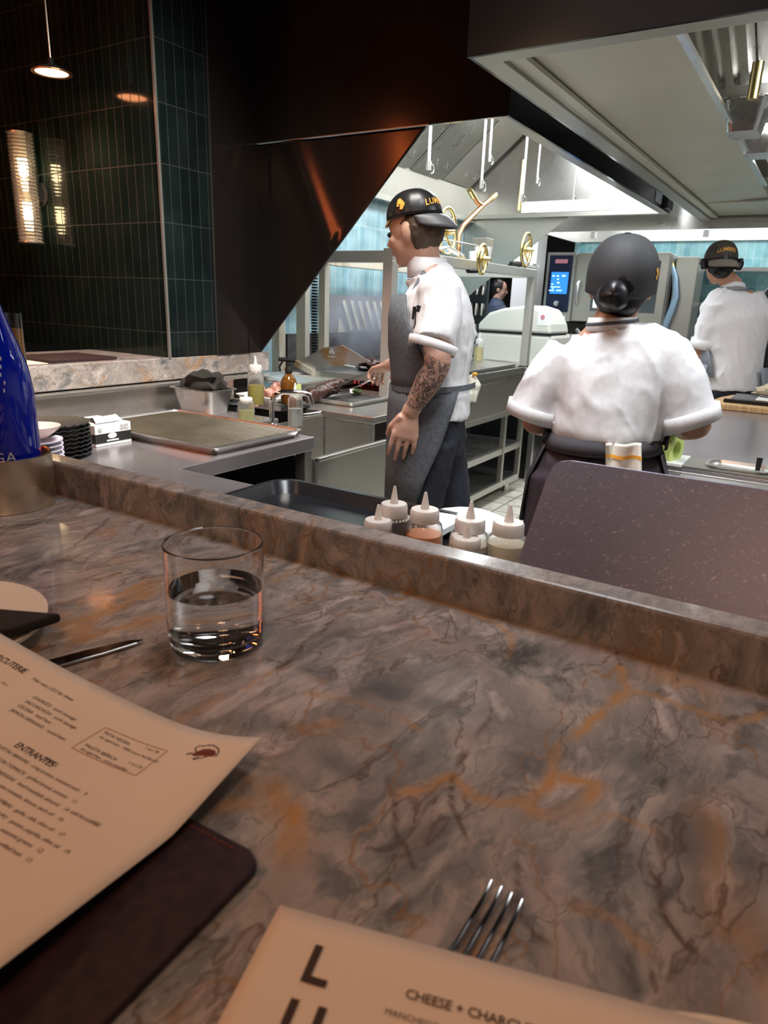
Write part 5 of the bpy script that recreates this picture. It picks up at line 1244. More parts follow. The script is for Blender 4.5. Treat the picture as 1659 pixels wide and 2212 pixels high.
def cap_dome(c, r, f, u, rr, cut=-.12, seg=48, rings=14, panels=6, up=1.0):
    """brimless crown; rr = (side, front, height)"""
    bm = B(); rows = []
    for i in range(rings+1):
        ph = PI/2-(PI/2-cut)*(i/rings); row = []
        for k in range(seg):
            a = 2*PI*k/seg; g = 1-.022*max(0, 1-abs(math.sin(panels*a/2))*7)+.012*abs(math.sin(panels*a/2))
            ht = math.sin(ph) if ph > 0 else math.sin(ph)
            sq = math.cos(ph)**.80 if ph > 0 else 1.0
            row.append(c+r*(rr[0]*sq*math.sin(a)*g)+f*(rr[1]*sq*math.cos(a)*g)+u*(rr[2]*ht))
        rows.append(row)
    V = [[bm.verts.new(p) for p in row] for row in rows[1:]]; top = bm.verts.new(rows[0][0])
    for k in range(seg): bm.faces.new((top, V[0][k], V[0][(k+1) % seg]))
    for A_, B_ in zip(V, V[1:]):
        for k in range(seg): bm.faces.new((A_[k], B_[k], B_[(k+1) % seg], A_[(k+1) % seg]))
    return bm
def cap_point(c, r, f, u, rr, a, h, eps=.002):
    """a = azimuth from f towards r, h = height fraction 0..1"""
    ph = math.asin(max(-1, min(1, h))); sq = math.cos(ph)**.80
    p = r*(rr[0]*sq*math.sin(a))+f*(rr[1]*sq*math.cos(a))+u*(rr[2]*h); return c+p+p.normalized()*eps
def brim(c, r, f, u, rr, length=.07, width=.070, droop=.35, arch=.018, z0=-.01):
    def fm(a, b):
        t = (a-.5)*2; ang = t*1.15
        base = r*(rr[0]*math.sin(ang))+f*(rr[1]*math.cos(ang))
        ext = f*(length*b*math.sqrt(max(0, 1-(t*.97)**2)))
        return c+base+ext+u*(z0-droop*length*b*b*math.sqrt(max(0, 1-t*t*.9))-arch*t*t*(.4+b))
    return grid(B(), fm, 24, 8)
def sleeve_cuff(p0, p1, r0, r1): return tube(B(), [p0, p0.lerp(p1, .5), p1], [r0, (r0+r1)/2, r1], 28, cap=False)
def collar(c0, c1, r0, r1, ref): return tube(B(), [c0, c1], [r0, r1], 32, cap=False, ref=ref)

def clothes_torso(bm, ctrs, ref):
    tube(bm, [c for c, a, b in ctrs], [(a, b) for c, a, b in ctrs], 32, ref=ref)

# ---------------------------------------------------------------- the tattooed grill cook
D0 = 2.45
f = Vector((-.36, .93, 0)).normalized(); r = Vector((f.y, -f.x, 0)); u = Vector((0, 0, 1))
def C(uu, vv, dd=0): return Pd(uu, vv, D0+dd)
ft = C(940, 1000); root = thing('person', 'man with a tattooed forearm, grey apron and backwards black cap, holding tongs at the grill', 'person', (ft.x, ft.y, 0))
neck, chest, belly, hip = C(922, 572), C(942, 690), C(938, 795), C(935, 900)
f_b, r_b = f.copy(), r.copy(); f = (f+.42*Vector((.87, .49, 0))).normalized(); r = Vector((f.y, -f.x, 0))
uh = (u*math.cos(.14)+f*math.sin(.14)).normalized(); fh = (f*math.cos(.14)-u*math.sin(.14)).normalized(); rH = r.copy(); f, r = f_b, r_b
hc = C(897, 489, .0)
sL = C(948, 632, -.17); eL = C(944, 792, -.24); wL = C(886, 892, -.20)
sR = C(925, 630, .17); eR = C(905, 775, .30); wR = C(838, 790, .50)
body = B(); head_prims(body, hc, rH, fh, uh, .98)
tube(body, [hc-fh*.02-uh*.05, C(915, 560), neck, C(932, 610)], [(.055, .058), (.053, .056), (.06, .06), (.10, .07)], 18, ref=r)
tube(body, [C(932, 600), C(940, 630), chest, belly, hip, hip-Vector((0, 0, .10))], [(.10, .06), (.17, .085), (.15, .09), (.135, .09), (.15, .095), (.13, .08)], 22, ref=r)
arm_prims(body, sL, eL, wL, 1.08); arm_prims(body, sR, eR, wR, 1.05)
hand_prims(body, wL, (C(866, 978, -.20)-wL), (r+f*.15), -1, curl=.30, s=1.12, thumb=.45)
tongP = C(806, 803, .60)
hand_prims(body, wR, (C(800, 806, .62)-wR), Vector((0, 0, -1))+f*.2, -1, curl=.95, s=1.05, thumb=.8)
hz = hip.z
for sg, kf, af in ((-1, .06, -.02), (1, -.10, -.34)):
    h0 = hip+r*(.085*sg)-Vector((0, 0, .06)); kn = Vector((h0.x, h0.y, .50))+f*kf; an = Vector((h0.x, h0.y, .09))+f*af
    tube(body, [h0, h0.lerp(kn, .5), kn, kn.lerp(an, .35), an], [.082, .072, .053, .052, .034], 14)
    tube(body, [an+f*-.04-Vector((0, 0, .03)), an+f*.06-Vector((0, 0, .045)), an+f*.17-Vector((0, 0, .06))], [.036, .038, .026], 12)
body = remesh(body, .0045, 2)
ob_ = obj('body', body, 'skin_fair', root, smooth=True)
at = ob_.data.attributes.new('ink', 'FLOAT', 'POINT'); off = Vector((ft.x, ft.y, 0))
i0, i1 = C(943, 775, -.24), C(896, 878, -.2)
for v in ob_.data.vertices:
    p = v.co+off; t_ = (p-i0).dot(i1-i0)/(i1-i0).length_squared; dd_ = (p-(i0+(i1-i0)*t_)).length
    at.data[v.index].value = 1.0 if (-.05 < t_ < .98 and dd_ < .075) else 0.0
bm = B()
for sg in (-1, 1): ell(bm, hc+rH*(.034*sg)+fh*.078-uh*.018, (.011, .010, .009), None, 12, 8)
obj('eye', bm, 'eye_dark', root, smooth=True)
# hair: nape, sides and a light fringe
bm = B(); Rm = basis(rH, fh, uh)
ell(bm, hc-fh*.018-uh*.012, (.078, .082, .085), Rm, 26, 18); ell(bm, hc-fh*.045-uh*.040, (.054, .046, .040), Rm, 20, 14)
for v in list(bm.verts):
    p = v.co-hc
    if p.dot(fh) > .045 or (p.dot(uh) < -.035 and p.dot(fh) > -.02): v.co -= fh*.05*max(0, p.dot(fh)) + rH*(p.dot(rH))*.25
bm = remesh(bm, .005, 2); displace(bm, lambda c: .003*noise.noise(c*90)); obj('hair', bm, 'hair_brown', root, smooth=True)
bm = B(); random.seed(5)
for k in range(26):
    a = -.9+1.8*k/25; p0 = hc+rH*(.072*math.sin(a))+fh*(.074*math.cos(a))+uh*.035; l_ = random.uniform(.014, .030)
    tube(bm, [p0, p0+fh*.016-uh*.010, p0+fh*(.016+l_*.5)-uh*(.012+l_*.5)], [.0055, .0045, .0012], 6)
obj('fringe', bm, 'hair_blond', root, smooth=True)
# shirt
SH = B()
clothes_torso(SH, [(C(922, 585), .065, .062), (C(930, 600), .115, .075), (C(938, 620), .185, .098), (C(941, 660), .205, .118), (C(943, 700), .200, .128), (C(940, 760), .172, .126), (C(936, 815), .160, .122), (C(936, 850), .172, .130), (C(934, 897), .178, .134)], r)
slv = [sL+u*.01, sL.lerp(eL, .35), C(936, 742, -.23)]
tube(SH, slv, [.070, .076, .072], 22); ell(SH, sL, (.075, .075, .07))
slr = [sR+u*.01, sR.lerp(eR, .4), sR.lerp(eR, .8)]
tube(SH, slr, [.068, .072, .070], 22)
SH = remesh(SH, .008, 5); displace(SH, folds(8, .012, 2.0, (1, 1, .35))); displace(SH, folds(15, .0028, 7.0, (1, 1, .35)))
sh_o = obj('shirt', SH, 'white_cloth', root, smooth=True)
c0, c1 = C(937, 738, -.23), C(931, 757, -.235)
solid(obj('cuff', sleeve_cuff(c0, c1, (.078), (.075)), 'white_cloth', sh_o, smooth=True), .002)
cl = tube(B(), [C(925, 590), C(922, 575)+u*.0, C(918, 556)-f*.008], [(.070, .068), (.062, .062), (.060, .060)], 30, cap=False, ref=r)
solid(obj('collar', cl, 'white_cloth', sh_o, smooth=True), .004)
# pens in the sleeve pocket
pp = obj('pen', tube(B(), [C(895, 662, -.30), C(892, 690, -.30)], .0042, 8), 'ink_black', sh_o); pp2 = obj('pen', tube(B(), [C(906, 660, -.30), C(902, 674, -.30)], .0055, 8), 'ink_black', sh_o)
obj('clip', tube(B(), [C(903, 660, -.305), C(898, 664, -.305), C(897, 700, -.30), C(893, 710, -.30)], .002, 6), 'ink_black', sh_o)
# apron: neck strap, bib, waist tie, skirt
st = [C(905, 640, -.12)+f*.02, C(905, 612, -.10), C(918, 590, -.075), C(935, 572, -.035), C(945, 562, .02), C(940, 562, .06)]
bib = [(C(930, 640), .150, .128, -62, 62), (C(936, 690), .205, .148, -66, 66), (C(936, 750), .200, .150, -85, 80), (C(935, 810), .180, .140, -100, 100), (C(935, 845), .180, .142, -110, 110)]
ap = obj('apron', arcwrap(B(), bib, r, f, 0, 0), 'apron_grey', root, smooth=True); solid(ap, .005)
obj('neck_strap', tube(B(), st, [(.003, .012)]*6, 10, ref=r), 'apron_grey', ap, smooth=True)
sk = [(C(935, 832), .182, .142, -135, 110), (C(935, 870), .188, .150, -125, 108), (C(931, 940), .196, .150, -112, 100), (C(924, 1010), .190, .142, -96, 92), (C(916, 1092), .185, .136, -82, 84)]
bm = arcwrap(B(), sk, r, f, 0, 0, 40); displace(bm, folds(8, .006, 11, (1, 1, .25))); sko = obj('apron_skirt', bm, 'apron_grey', ap, smooth=True); solid(sko, .005)
tie = [(C(935, 826), .186, .146), (C(935, 834), .187, .147)]
obj('waist_tie', tube(B(), [C(935, 824)-u*0, C(935, 836)], [(.186, .148), (.187, .149)], 36, cap=False, ref=r), 'apron_grey', ap, smooth=True); 
# towel-like glove tucked at the back
gv = [C(1012, 812, .02), C(1022, 835, .02), C(1020, 858, .02)]
bm = B(); tube(bm, gv, [.022, .030, .018], 12)
for k in range(4): q = C(1008+k*6, 848, .0); tube(bm, [q, q-Vector((0, 0, .035))+r*0], [.011, .008], 8)
bm = remesh(bm, .005, 2); go = obj('folded_glove', bm, 'glove', root, smooth=True)
obj('orange_patch', ell(B(), C(1026, 808, .0), (.010, .010, .006)), 'stripe_orange', go, smooth=True); obj('orange_patch', ell(B(), C(1024, 856, .0), (.009, .009, .007)), 'stripe_orange', go, smooth=True)
# trousers
bm = B(); tube(bm, [hip+u*.02, hip-u*.05, hip-u*.12], [(.150, .108), (.160, .118), (.150, .110)], 26, ref=r)
for sg, kf, af in ((-1, .06, -.02), (1, -.10, -.34)):
    h0 = hip+r*(.085*sg)-Vector((0, 0, .06)); kn = Vector((h0.x, h0.y, .50))+f*kf; an = Vector((h0.x, h0.y, .09))+f*af
    tube(bm, [h0, h0.lerp(kn, .5), kn, kn.lerp(an, .5), an+u*.02], [.102, .096, .080, .075, .068], 18)
bm = remesh(bm, .010, 4); displace(bm, folds(14, .008, 5)); obj('trousers', bm, 'navy_cloth', root, smooth=True)
for sg, af in ((-1, -.02), (1, -.34)):
    h0 = hip+r*(.085*sg); an = Vector((h0.x, h0.y, 0))+f*af; bm = B()
    tube(bm, [an-f*.05+u*.045, an+f*.05+u*.045, an+f*.16+u*.035], [(.042, .042), (.046, .042), (.04, .030)], 14, ref=r); obj('shoe', bm, 'black_matte', root, smooth=True)
# backwards cap
cc = hc+uh*.030; rr = (.080, .092, .080)
cp = obj('cap', cap_dome(cc, rH, fh, uh, rr, cut=-.08), 'cap_black', root, smooth=True); solid(cp, .003)
ub = (uh*math.cos(.30)+fh*math.sin(.30)); fb_ = -(fh*math.cos(.1)+uh*.05)
bo = obj('brim', brim(cc-uh*.004, rH, -fh, uh, rr, length=.058, droop=.85, arch=.008, z0=-.006), 'brim_grey', cp, smooth=True); solid(bo, .003)
obj('button', lathe(B(), [(0, .006), (.007, .004), (.008, 0)], cc+uh*rr[2], 14, uh), 'cap_black', cp, smooth=True)
RW = {}
def cap_text(s, size, c, r_, f_, u_, rr_, az, h0, name='lettering', parent=None, flip=1, space=1.1, width=None):
    R_m = (rr_[0]+rr_[1])/2
    def mp(x, y):
        hh_ = h0+y/rr_[2]; return cap_point(c, r_, f_, u_, rr_, az-flip*x/(R_m*max(.5, math.cos(math.asin(min(.95, hh_)))**.8)), hh_+.10*math.sin(PI*min(1, max(0, x/width if width else 0))), .0055)
    return obj(name, text_bm(s, size, mp, space=space, bold=size*.02), 'gold_thread', parent)
# azimuth: 180 deg = back panel (over the brim); text runs round the rear
cap_text('LUMBRE', .026, cc, rH, fh, uh, rr, PI+.70, .18, parent=cp, flip=1, width=.105)
bm = B()
for (da, h_, s_) in ((0, .46, .010), (.10, .40, .008), (-.03, .34, .007), (.17, .32, .008), (.12, .24, .009)):
    c_ = cap_point(cc, rH, fh, uh, rr, -PI/2+.10-da, h_, .0055); g_ = cap_point(cc, rH, fh, uh, rr, -PI/2+.10-da, h_+.02, .0055)
    nrm = (c_-cc).normalized(); s1 = nrm.cross(uh).normalized(); s2 = s1.cross(nrm)
    bm.faces.new([bm.verts.new(c_+s1*(s_*math.cos(t)*(.6+.4*abs(math.sin(2*t))))+s2*(s_*math.sin(t))) for t in [2*PI*k/12 for k in range(12)]])
obj('hand_emblem', bm, 'gold_thread', cp)

# ---------------------------------------------------------------- tongs and the meat they hold
t = thing('kitchen_tongs', 'long steel tongs held by the grill cook over the tray', 'tongs', C(760, 825, .7))
tA0, tB0 = C(812, 799, .60), Py(722, 838, 1.98); tA1, tB1 = C(812, 815, .60), Py(735, 846, 1.95)
piv = C(822, 800, .58)
obj('arm', tube(B(), [piv, tA0, tA0.lerp(tB0, .5)+Vector((0, 0, .006)), tB0], [(.004, .008), (.003, .009), (.003, .009), (.003, .010)], 10, ref=(0, 0, 1)), 'chrome', t, smooth=True)
obj('arm', tube(B(), [piv, tA1, tA1.lerp(tB1, .5)-Vector((0, 0, .008)), tB1], [(.004, .008), (.003, .009), (.003, .009), (.003, .010)], 10, ref=(0, 0, 1)), 'chrome', t, smooth=True)
mc = Py(690, 842, 2.0)
bm = B(); d_ = (Py(735, 828, 2.0)-Py(655, 862, 2.0)).normalized()
tube(bm, [Py(655, 862, 2.0), Py(672, 856, 2.0), Py(700, 844, 2.0), Py(722, 834, 2.0), Py(738, 826, 2.0)], [.014, .030, .036, .032, .016], 16)
bm = remesh(bm, .006, 2); displace(bm, lambda c: .010*noise.noise(c*28)+.004*noise.noise(c*80))
tag(setb(obj('grilled_steak', bm, 'meat_dark', smooth=True)), 'dark charred piece of meat gripped by the tongs', 'meat')

# ---------------------------------------------------------------- the woman cook, seen from behind
D0 = 1.9
f = Vector((.965, .262, 0)).normalized(); r = Vector((f.y, -f.x, 0))
ft = C(1300, 960); root = thing('person', 'woman seen from behind in white shirt and dark cap with a low black bun', 'person', (ft.x, ft.y, 0))
hc = C(1343, 605, .02); uh = (u+f*.06).normalized(); fh = (f-u*.06).normalized()
neck, chest, belly, hip = C(1322, 700), C(1322, 800), C(1312, 900), C(1298, 985)
sL = C(1215, 770, .0); eL = C(1158, 915, .02); wL = C(1215, 905, .24)
sR = C(1446, 765, .0); eR = C(1502, 925, .02); wR = C(1450, 905, .25)
body = B(); head_prims(body, hc, r, fh, uh, .93)
tube(body, [hc-fh*.01-uh*.05, C(1328, 680), neck, C(1322, 722)], [(.046, .05), (.046, .048), (.055, .052), (.09, .06)], 18, ref=r)
tube(body, [C(1322, 715), C(1325, 760), chest, belly, hip, C(1290, 1050)], [(.08, .05), (.14, .075), (.12, .08), (.105, .08), (.145, .09), (.13, .09)], 22, ref=r)
arm_prims(body, sL, eL, wL, 1.0); arm_prims(body, sR, eR, wR, 1.0)
hand_prims(body, wL, f*.9+r*.25-u*.2, -u, 1, curl=.7, s=.92, thumb=.6); hand_prims(body, wR, f*.9-r*.25-u*.2, -u, -1, curl=.7, s=.92, thumb=.6)
def legs(bm, rad, seg=14, feet=True, wide=.085, knf=.03, hipz=None):
    for sg in (-1, 1):
        h0 = hip+r*(wide*sg)-Vector((0, 0, .05)); kn = Vector((h0.x, h0.y, .48))+f*knf; an = Vector((h0.x, h0.y, .09))+f*-.03
        tube(bm, [h0, h0.lerp(kn, .5), kn, kn.lerp(an, .4), an], rad, seg)
        if feet: tube(bm, [an+f*-.04-Vector((0, 0, .03)), an+f*.06-Vector((0, 0, .045)), an+f*.16-Vector((0, 0, .06))], [.034, .036, .024], 12)
legs(body, [.082, .072, .050, .050, .032])
body = remesh(body, .0055, 3); obj('body', body, 'skin_tan', root, smooth=True)
bm = B(); Rm = basis(r, fh, uh); ell(bm, hc-fh*.012-uh*.004, (.073, .088, .090), Rm, 26, 18); ell(bm, hc-fh*.035-uh*.058, (.052, .048, .040), Rm, 20, 14)
bm = remesh(bm, .005, 2); hr = obj('hair', bm, 'hair_black', root, smooth=True)
bcn = C(1324, 637, -.095); bm = B(); ell(bm, bcn, (.036, .034, .034), Rm, 28, 20); ell(bm, bcn+r*.012-uh*.014, (.026, .026, .022), Rm)
bm = remesh(bm, .003, 2)
displace(bm, lambda c: .0012*math.sin(math.atan2((c-bcn).dot(uh), (c-bcn).dot(r))*3+60*(c-bcn).length*1.5+9*math.log(.01+(c-bcn).length)*2))
obj('bun', bm, 'hair_black', hr, smooth=True)
bm = B()
for sg in (-1, 1): ell(bm, hc+r*(.032*sg)+fh*.073-uh*.018, (.010, .010, .008), None, 12, 8)
obj('eye', bm, 'eye_dark', root, smooth=True)
SH = B()
clothes_torso(SH, [(C(1322, 700), .062, .060), (C(1322, 716), .105, .070), (C(1326, 738), .155, .088), (C(1328, 780), .168, .108), (C(1325, 840), .158, .122), (C(1316, 890), .150, .130), (C(1307, 930), .148, .138), (C(1304, 955), .130, .128), (C(1303, 966), .118, .112)], r)
hL, hR = C(1153, 893, .0), C(1490, 905, .0)
tube(SH, [sL+r*.02+u*.012, sL.lerp(hL, .45), hL], [.066, .074, .070], 24); tube(SH, [sR-r*.02+u*.012, sR.lerp(hR, .45), hR], [.066, .074, .070], 24)
tube(SH, [C(1240, 775), C(1325, 752), C(1425, 770)], [.07, .06, .07], 20)
SH = remesh(SH, .008, 5); displace(SH, folds(6.5, .014, 21.0, (1, 1, .4))); displace(SH, folds(14, .0030, 33.0, (1, 1, .5)))
sh_o = obj('shirt', SH, 'white_cloth', root, smooth=True)
for a, b in ((C(1158, 877, 0), C(1147, 905, 0)), (C(1485, 888, 0), C(1495, 920, 0))):
    solid(obj('cuff', sleeve_cuff(a, b, .0745, .071), 'white_cloth', sh_o, smooth=True), .002)
solid(obj('collar', tube(B(), [C(1322, 712), C(1322, 698), C(1323, 686)], [(.066, .062), (.058, .056), (.055, .054)], 32, cap=False, ref=r), 'white_cloth', sh_o, smooth=True), .004)
ap = obj('apron', tube(B(), [C(1322, 700)+f*.0, C(1322, 693)+f*.0], [(.062, .060), (.061, .060)], 32, cap=False, ref=r), 'apron_grey', root, smooth=True); solid(ap, .003)
bm = arcwrap(B(), [(C(1325, 760), .16, .118, -60, 60), (C(1316, 880), .165, .14, -90, 90), (C(1304, 955), .16, .14, -110, 110)], r, f, 0, 0); solid(obj('bib', bm, 'apron_dark', ap, smooth=True), .004)
wb = [C(1303, 935), C(1300, 968)]
bm = tube(B(), [wb[0], wb[1]], [(.136, .130), (.150, .136)], 40, cap=False, ref=r)
for v in bm.verts: v.co.z += -.35*((v.co-ft).dot(r))*0
solid(obj('waist_band', bm, 'apron_dark', ap, smooth=True), .004)
bm = arcwrap(B(), [(C(1300, 965), .152, .14, -110, 110), (C(1290, 1040), .185, .165, -105, 105), (C(1280, 1150), .200, .17, -100, 100)], r, f, 0, 0, 40); solid(obj('apron_skirt', bm, 'apron_dark', ap, smooth=True), .004)
bm = B(); tube(bm, [C(1300, 958), C(1298, 990), C(1292, 1040), C(1288, 1080)], [(.135, .115), (.160, .125), (.178, .135), (.16, .12)], 28, ref=r)
legs(bm, [.105, .098, .078, .072, .066], 18, False)
bm = remesh(bm, .010, 4); displace(bm, folds(9, .007, 41)); obj('trousers', bm, 'trouser_purple', root, smooth=True)
for sg in (-1, 1):
    h0 = hip+r*(.085*sg); an = Vector((h0.x, h0.y, 0)); bm = B()
    tube(bm, [an-f*.06+u*.042, an+f*.05+u*.042, an+f*.15+u*.034], [(.040, .040), (.043, .040), (.037, .028)], 14, ref=r); obj('shoe', bm, 'black_matte', root, smooth=True)
# towel tucked into the waistband
def tw(a, b):
    p = C(1308+78*a, 958+75*b, -.155+.02*math.sin(a*5)); return p+f*(.012*math.sin(a*9+b*2))
tw_o = obj('towel', grid(B(), tw, 16, 12), 'towel', root, smooth=True); solid(tw_o, .006)
obj('orange_stripe', grid(B(), lambda a, b: tw(a, .30+.10*b+.05*a)-f*.0115, 16, 3), 'stripe_orange', tw_o, smooth=True)
cc = hc+uh*.012; rr = (.083, .098, .094); uh0, fh0 = uh, fh; uh = (u-f*.22).normalized(); fh = (f+u*.22).normalized()
cp = obj('cap', cap_dome(cc, r, fh, uh, rr, cut=-.42), 'cap_grey', root, smooth=True); solid(cp, .003)
bo = obj('brim', brim(cc-uh*.012, r, fh, uh, rr, length=.07, droop=.25, arch=.012), 'cap_grey', cp, smooth=True); solid(bo, .003)
obj('button', lathe(B(), [(0, .008), (.008, .006), (.010, 0)], cc+uh*rr[2]*.99-fh*.0, 14, uh), 'cap_grey', cp, smooth=True)
for k in range(6):
    az = PI/6+PI/3*k+.0
    obj('seam', tube(B(), [cap_point(cc, r, fh, uh, rr, az, h_, .0012) for h_ in (.995, .95, .85, .7, .5, .3, .12, .0)], .0016, 6), 'cap_black', cp, smooth=True)
bm = B()
for az in (2.6, 3.7, 2.0, 4.3):
    p = cap_point(cc, r, fh, uh, rr, az, .45, .001); lathe(bm, [(.0025, 0), (.004, .001), (.004, 0)], p, 10, p-cc)
obj('eyelet', bm, 'cap_black', cp)
bm = B()
for k, (aa, h_) in enumerate(((1.95, .20), (1.92, .12), (1.98, .04))):
    c_ = cap_point(cc, r, fh, uh, rr, aa, h_, .004); nrm = (c_-cc).normalized(); s1 = nrm.cross(uh).normalized(); s2 = s1.cross(nrm)
    bm.faces.new([bm.verts.new(c_+s1*(.007*math.cos(t))+s2*(.006*math.sin(t))) for t in [2*PI*k/10 for k in range(10)]])
obj('emblem', bm, 'gold_thread', cp)

# ---------------------------------------------------------------- the cook at the right, back turned
def cook(label, D_, pix, f_, mats_, detail=True, brim_back=True, voxel=.008, height=1.8, name='person'):
    """pix = joints in the view"""
    global D0, f, r, hip
    D0 = D_; f = f_.normalized(); r = Vector((f.y, -f.x, 0)); g = lambda k: C(*pix[k])
    hip = g('hip'); base = (hip.x, hip.y, 0); root = thing(name, label, 'person', base)
    hc = g('head'); uh = (u+f*.12).normalized(); fh = (f-u*.12).normalized()
    body = B(); head_prims(body, hc, r, fh, uh, .97)
    tube(body, [hc-uh*.05, g('neck')+u*.03, g('neck'), g('neck')-u*.04], [.052, .052, .06, (.10, .07)], 16, ref=r)
    tube(body, [g('neck')-u*.03, g('chest'), g('belly'), hip, hip-u*.08], [(.12, .06), (.14, .085), (.12, .085), (.14, .09), (.12, .08)], 20, ref=r)
    arm_prims(body, g('sL'), g('eL'), g('wL'), 1.05); arm_prims(body, g('sR'), g('eR'), g('wR'), 1.05)
    hand_prims(body, g('wL'), g('wL')-g('eL'), -u, 1, .6); hand_prims(body, g('wR'), g('wR')-g('eR'), -u, -1, .6)
    legs(body, [.085, .075, .053, .052, .034])
    obj('body', remesh(body, voxel, 2), mats_['skin'], root, smooth=True)
    bm = B(); ell(bm, hc-fh*.016+uh*.004, (.079, .090, .094), basis(r, fh, uh), 24, 16); ell(bm, hc-fh*.045-uh*.055, (.055, .045, .045), basis(r, fh, uh)) 
    if mats_.get('curls'):
        random.seed(9)
        for sg in (-1, 1):
            for k in range(9): ell(bm, hc+r*sg*(.085+random.uniform(0, .025))+fh*random.uniform(-.03, .02)+uh*random.uniform(-.04, .015), (.016, .016, .014), None, 10, 8)
    bm = remesh(bm, .006, 1); displace(bm, lambda c: .004*noise.noise(c*80))
    obj('hair', bm, mats_['hair'], root, smooth=True)
    SH = B(); n_ = g('neck')
    clothes_torso(SH, [(n_+u*.02, .064, .06), (n_-u*.01, .12, .075), (n_-u*.045, .18, .095), (g('chest'), .20, .125), (g('belly'), .165, .125), (g('hip')+u*.02, .170, .130), (g('hem'), .172, .132)], r)
    for a, b in (('sL', 'eL'), ('sR', 'eR')): tube(SH, [g(a), g(a).lerp(g(b), .35), g(a).lerp(g(b), .66)], [.068, .078, .074], 20)
    SH = remesh(SH, .010, 4); displace(SH, folds(8, .013, 3+D_, (1, 1, .4))); displace(SH, folds(15, .003, 9+D_, (1, 1, .4)))
    sh_o = obj('shirt', SH, mats_['shirt'], root, smooth=True)
    if detail:
        for a, b in (('sL', 'eL'), ('sR', 'eR')):
            solid(obj('cuff', sleeve_cuff(g(a).lerp(g(b), .56), g(a).lerp(g(b), .70), .079, .077), mats_['shirt'], sh_o, smooth=True), .004)
        solid(obj('collar', tube(B(), [n_, n_+u*.03+f*.01], [(.068, .066), (.060, .058)], 28, cap=False, ref=r), mats_['shirt'], sh_o, smooth=True), .005)
        ap = obj('apron', tube(B(), [n_+u*.004, n_+u*.018], [(.074, .072), (.070, .068)], 28, cap=False, ref=r), mats_['apron'], root, smooth=True); solid(ap, .003)
        bm = arcwrap(B(), [(g('chest'), .225, .155, -70, 70), (g('belly'), .198, .162, -120, 110), (hip+u*.03, .200, .165, -135, 125)], r, f, 0, 0); solid(obj('bib', bm, mats_['apron'], ap, smooth=True), .005)
        bm = arcwrap(B(), [(hip+u*.10, .200, .165, -120, 150), (hip-u*.05, .210, .172, -110, 140), (hip-u*.35, .21, .17, -100, 120)], r, f, 0, 0, 36); solid(obj('apron_skirt', bm, mats_['apron'], ap, smooth=True), .005)
    bm = B(); tube(bm, [hip+u*.02, hip-u*.05, hip-u*.11], [(.145, .105), (.158, .118), (.15, .11)], 24, ref=r); legs(bm, [.10, .092, .078, .072, .066], 16, False)
    obj('trousers', remesh(bm, .012, 3), mats_['trousers'], root, smooth=True)
    for sg in (-1, 1):
        an = Vector((hip.x, hip.y, 0))+r*(.085*sg); bm = B(); tube(bm, [an-f*.07+u*.042, an+f*.05+u*.042, an+f*.15+u*.034], [(.042, .042), (.045, .042), (.038, .028)], 12, ref=r); obj('shoe', bm, 'black_matte', root, smooth=True)
    if mats_.get('cap'):
        cc = hc+uh*.016; rr = (.087, .102, .100)
        cp = obj('cap', cap_dome(cc, r, fh, uh, rr), mats_['cap'], root, smooth=True); solid(cp, .003)
        bo = obj('brim', brim(cc-uh*.010, r, -fh if brim_back else fh, uh, rr, length=.066, droop=.75, arch=.010), mats_['brim'], cp, smooth=True); solid(bo, .003)
        if mats_.get('text'): cap_text('LUMBRE', .030, cc, r, fh, uh, rr, mats_['text'], .16, parent=cp, flip=1, width=.125, space=1.0)
        obj('button', lathe(B(), [(0, .006), (.007, .004), (.008, 0)], cc+uh*rr[2], 12, uh), mats_['cap'], cp, smooth=True)
    return root
cook('man in white shirt and backwards brown cap, curls at the sides, standing at the right', 4.7,
     dict(head=(1556, 566, 0), neck=(1582, 628), chest=(1592, 690), belly=(1588, 765), hip=(1580, 825), hem=(1578, 842), sL=(1548, 655, -.06), eL=(1508, 792, -.02), wL=(1532, 815, .20), sR=(1628, 650, .06), eR=(1658, 735, .12), wR=(1690, 700, .25)),
     Vector((.90, .42, 0)), dict(skin='skin_tan', hair='hair_black', shirt='white_cloth_soft', apron='apron_light', trousers='navy_cloth', cap='cap_brown', brim='brim_taupe', text=PI+.62, curls=True))
cook('cook cut off by the right border, only the dark cap and white shoulder showing', 5.25,
     dict(head=(1682, 655, 0), neck=(1690, 715), chest=(1700, 770), belly=(1700, 830), hip=(1700, 880), hem=(1700, 900), sL=(1676, 735), eL=(1690, 800), wL=(1680, 840, .1), sR=(1730, 735), eR=(1740, 800), wR=(1730, 840, .1)),
     Vector((-.3, .95, 0)), dict(skin='skin_tan', hair='hair_black', shirt='white_cloth_soft', apron='apron_light', trousers='navy_cloth', cap='cap_black', brim='brim_taupe'), detail=False, voxel=.010)
cook('man with short dark hair looking down in the dining room beyond the grill', 8.6,
     dict(head=(1079, 622, 0), neck=(1074, 650), chest=(1072, 690), belly=(1070, 735), hip=(1070, 770), hem=(1070, 780), sL=(1066, 662, .14), eL=(1078, 720, .1), wL=(1100, 715, .05), sR=(1080, 664, -.14), eR=(1092, 722, -.12), wR=(1112, 716, 0)),
     Vector((.35, -.93, 0)), dict(skin='skin_fair', hair='hair_black', shirt='dark_green_shirt', apron='apron_light', trousers='navy_cloth'), detail=False, voxel=.010)

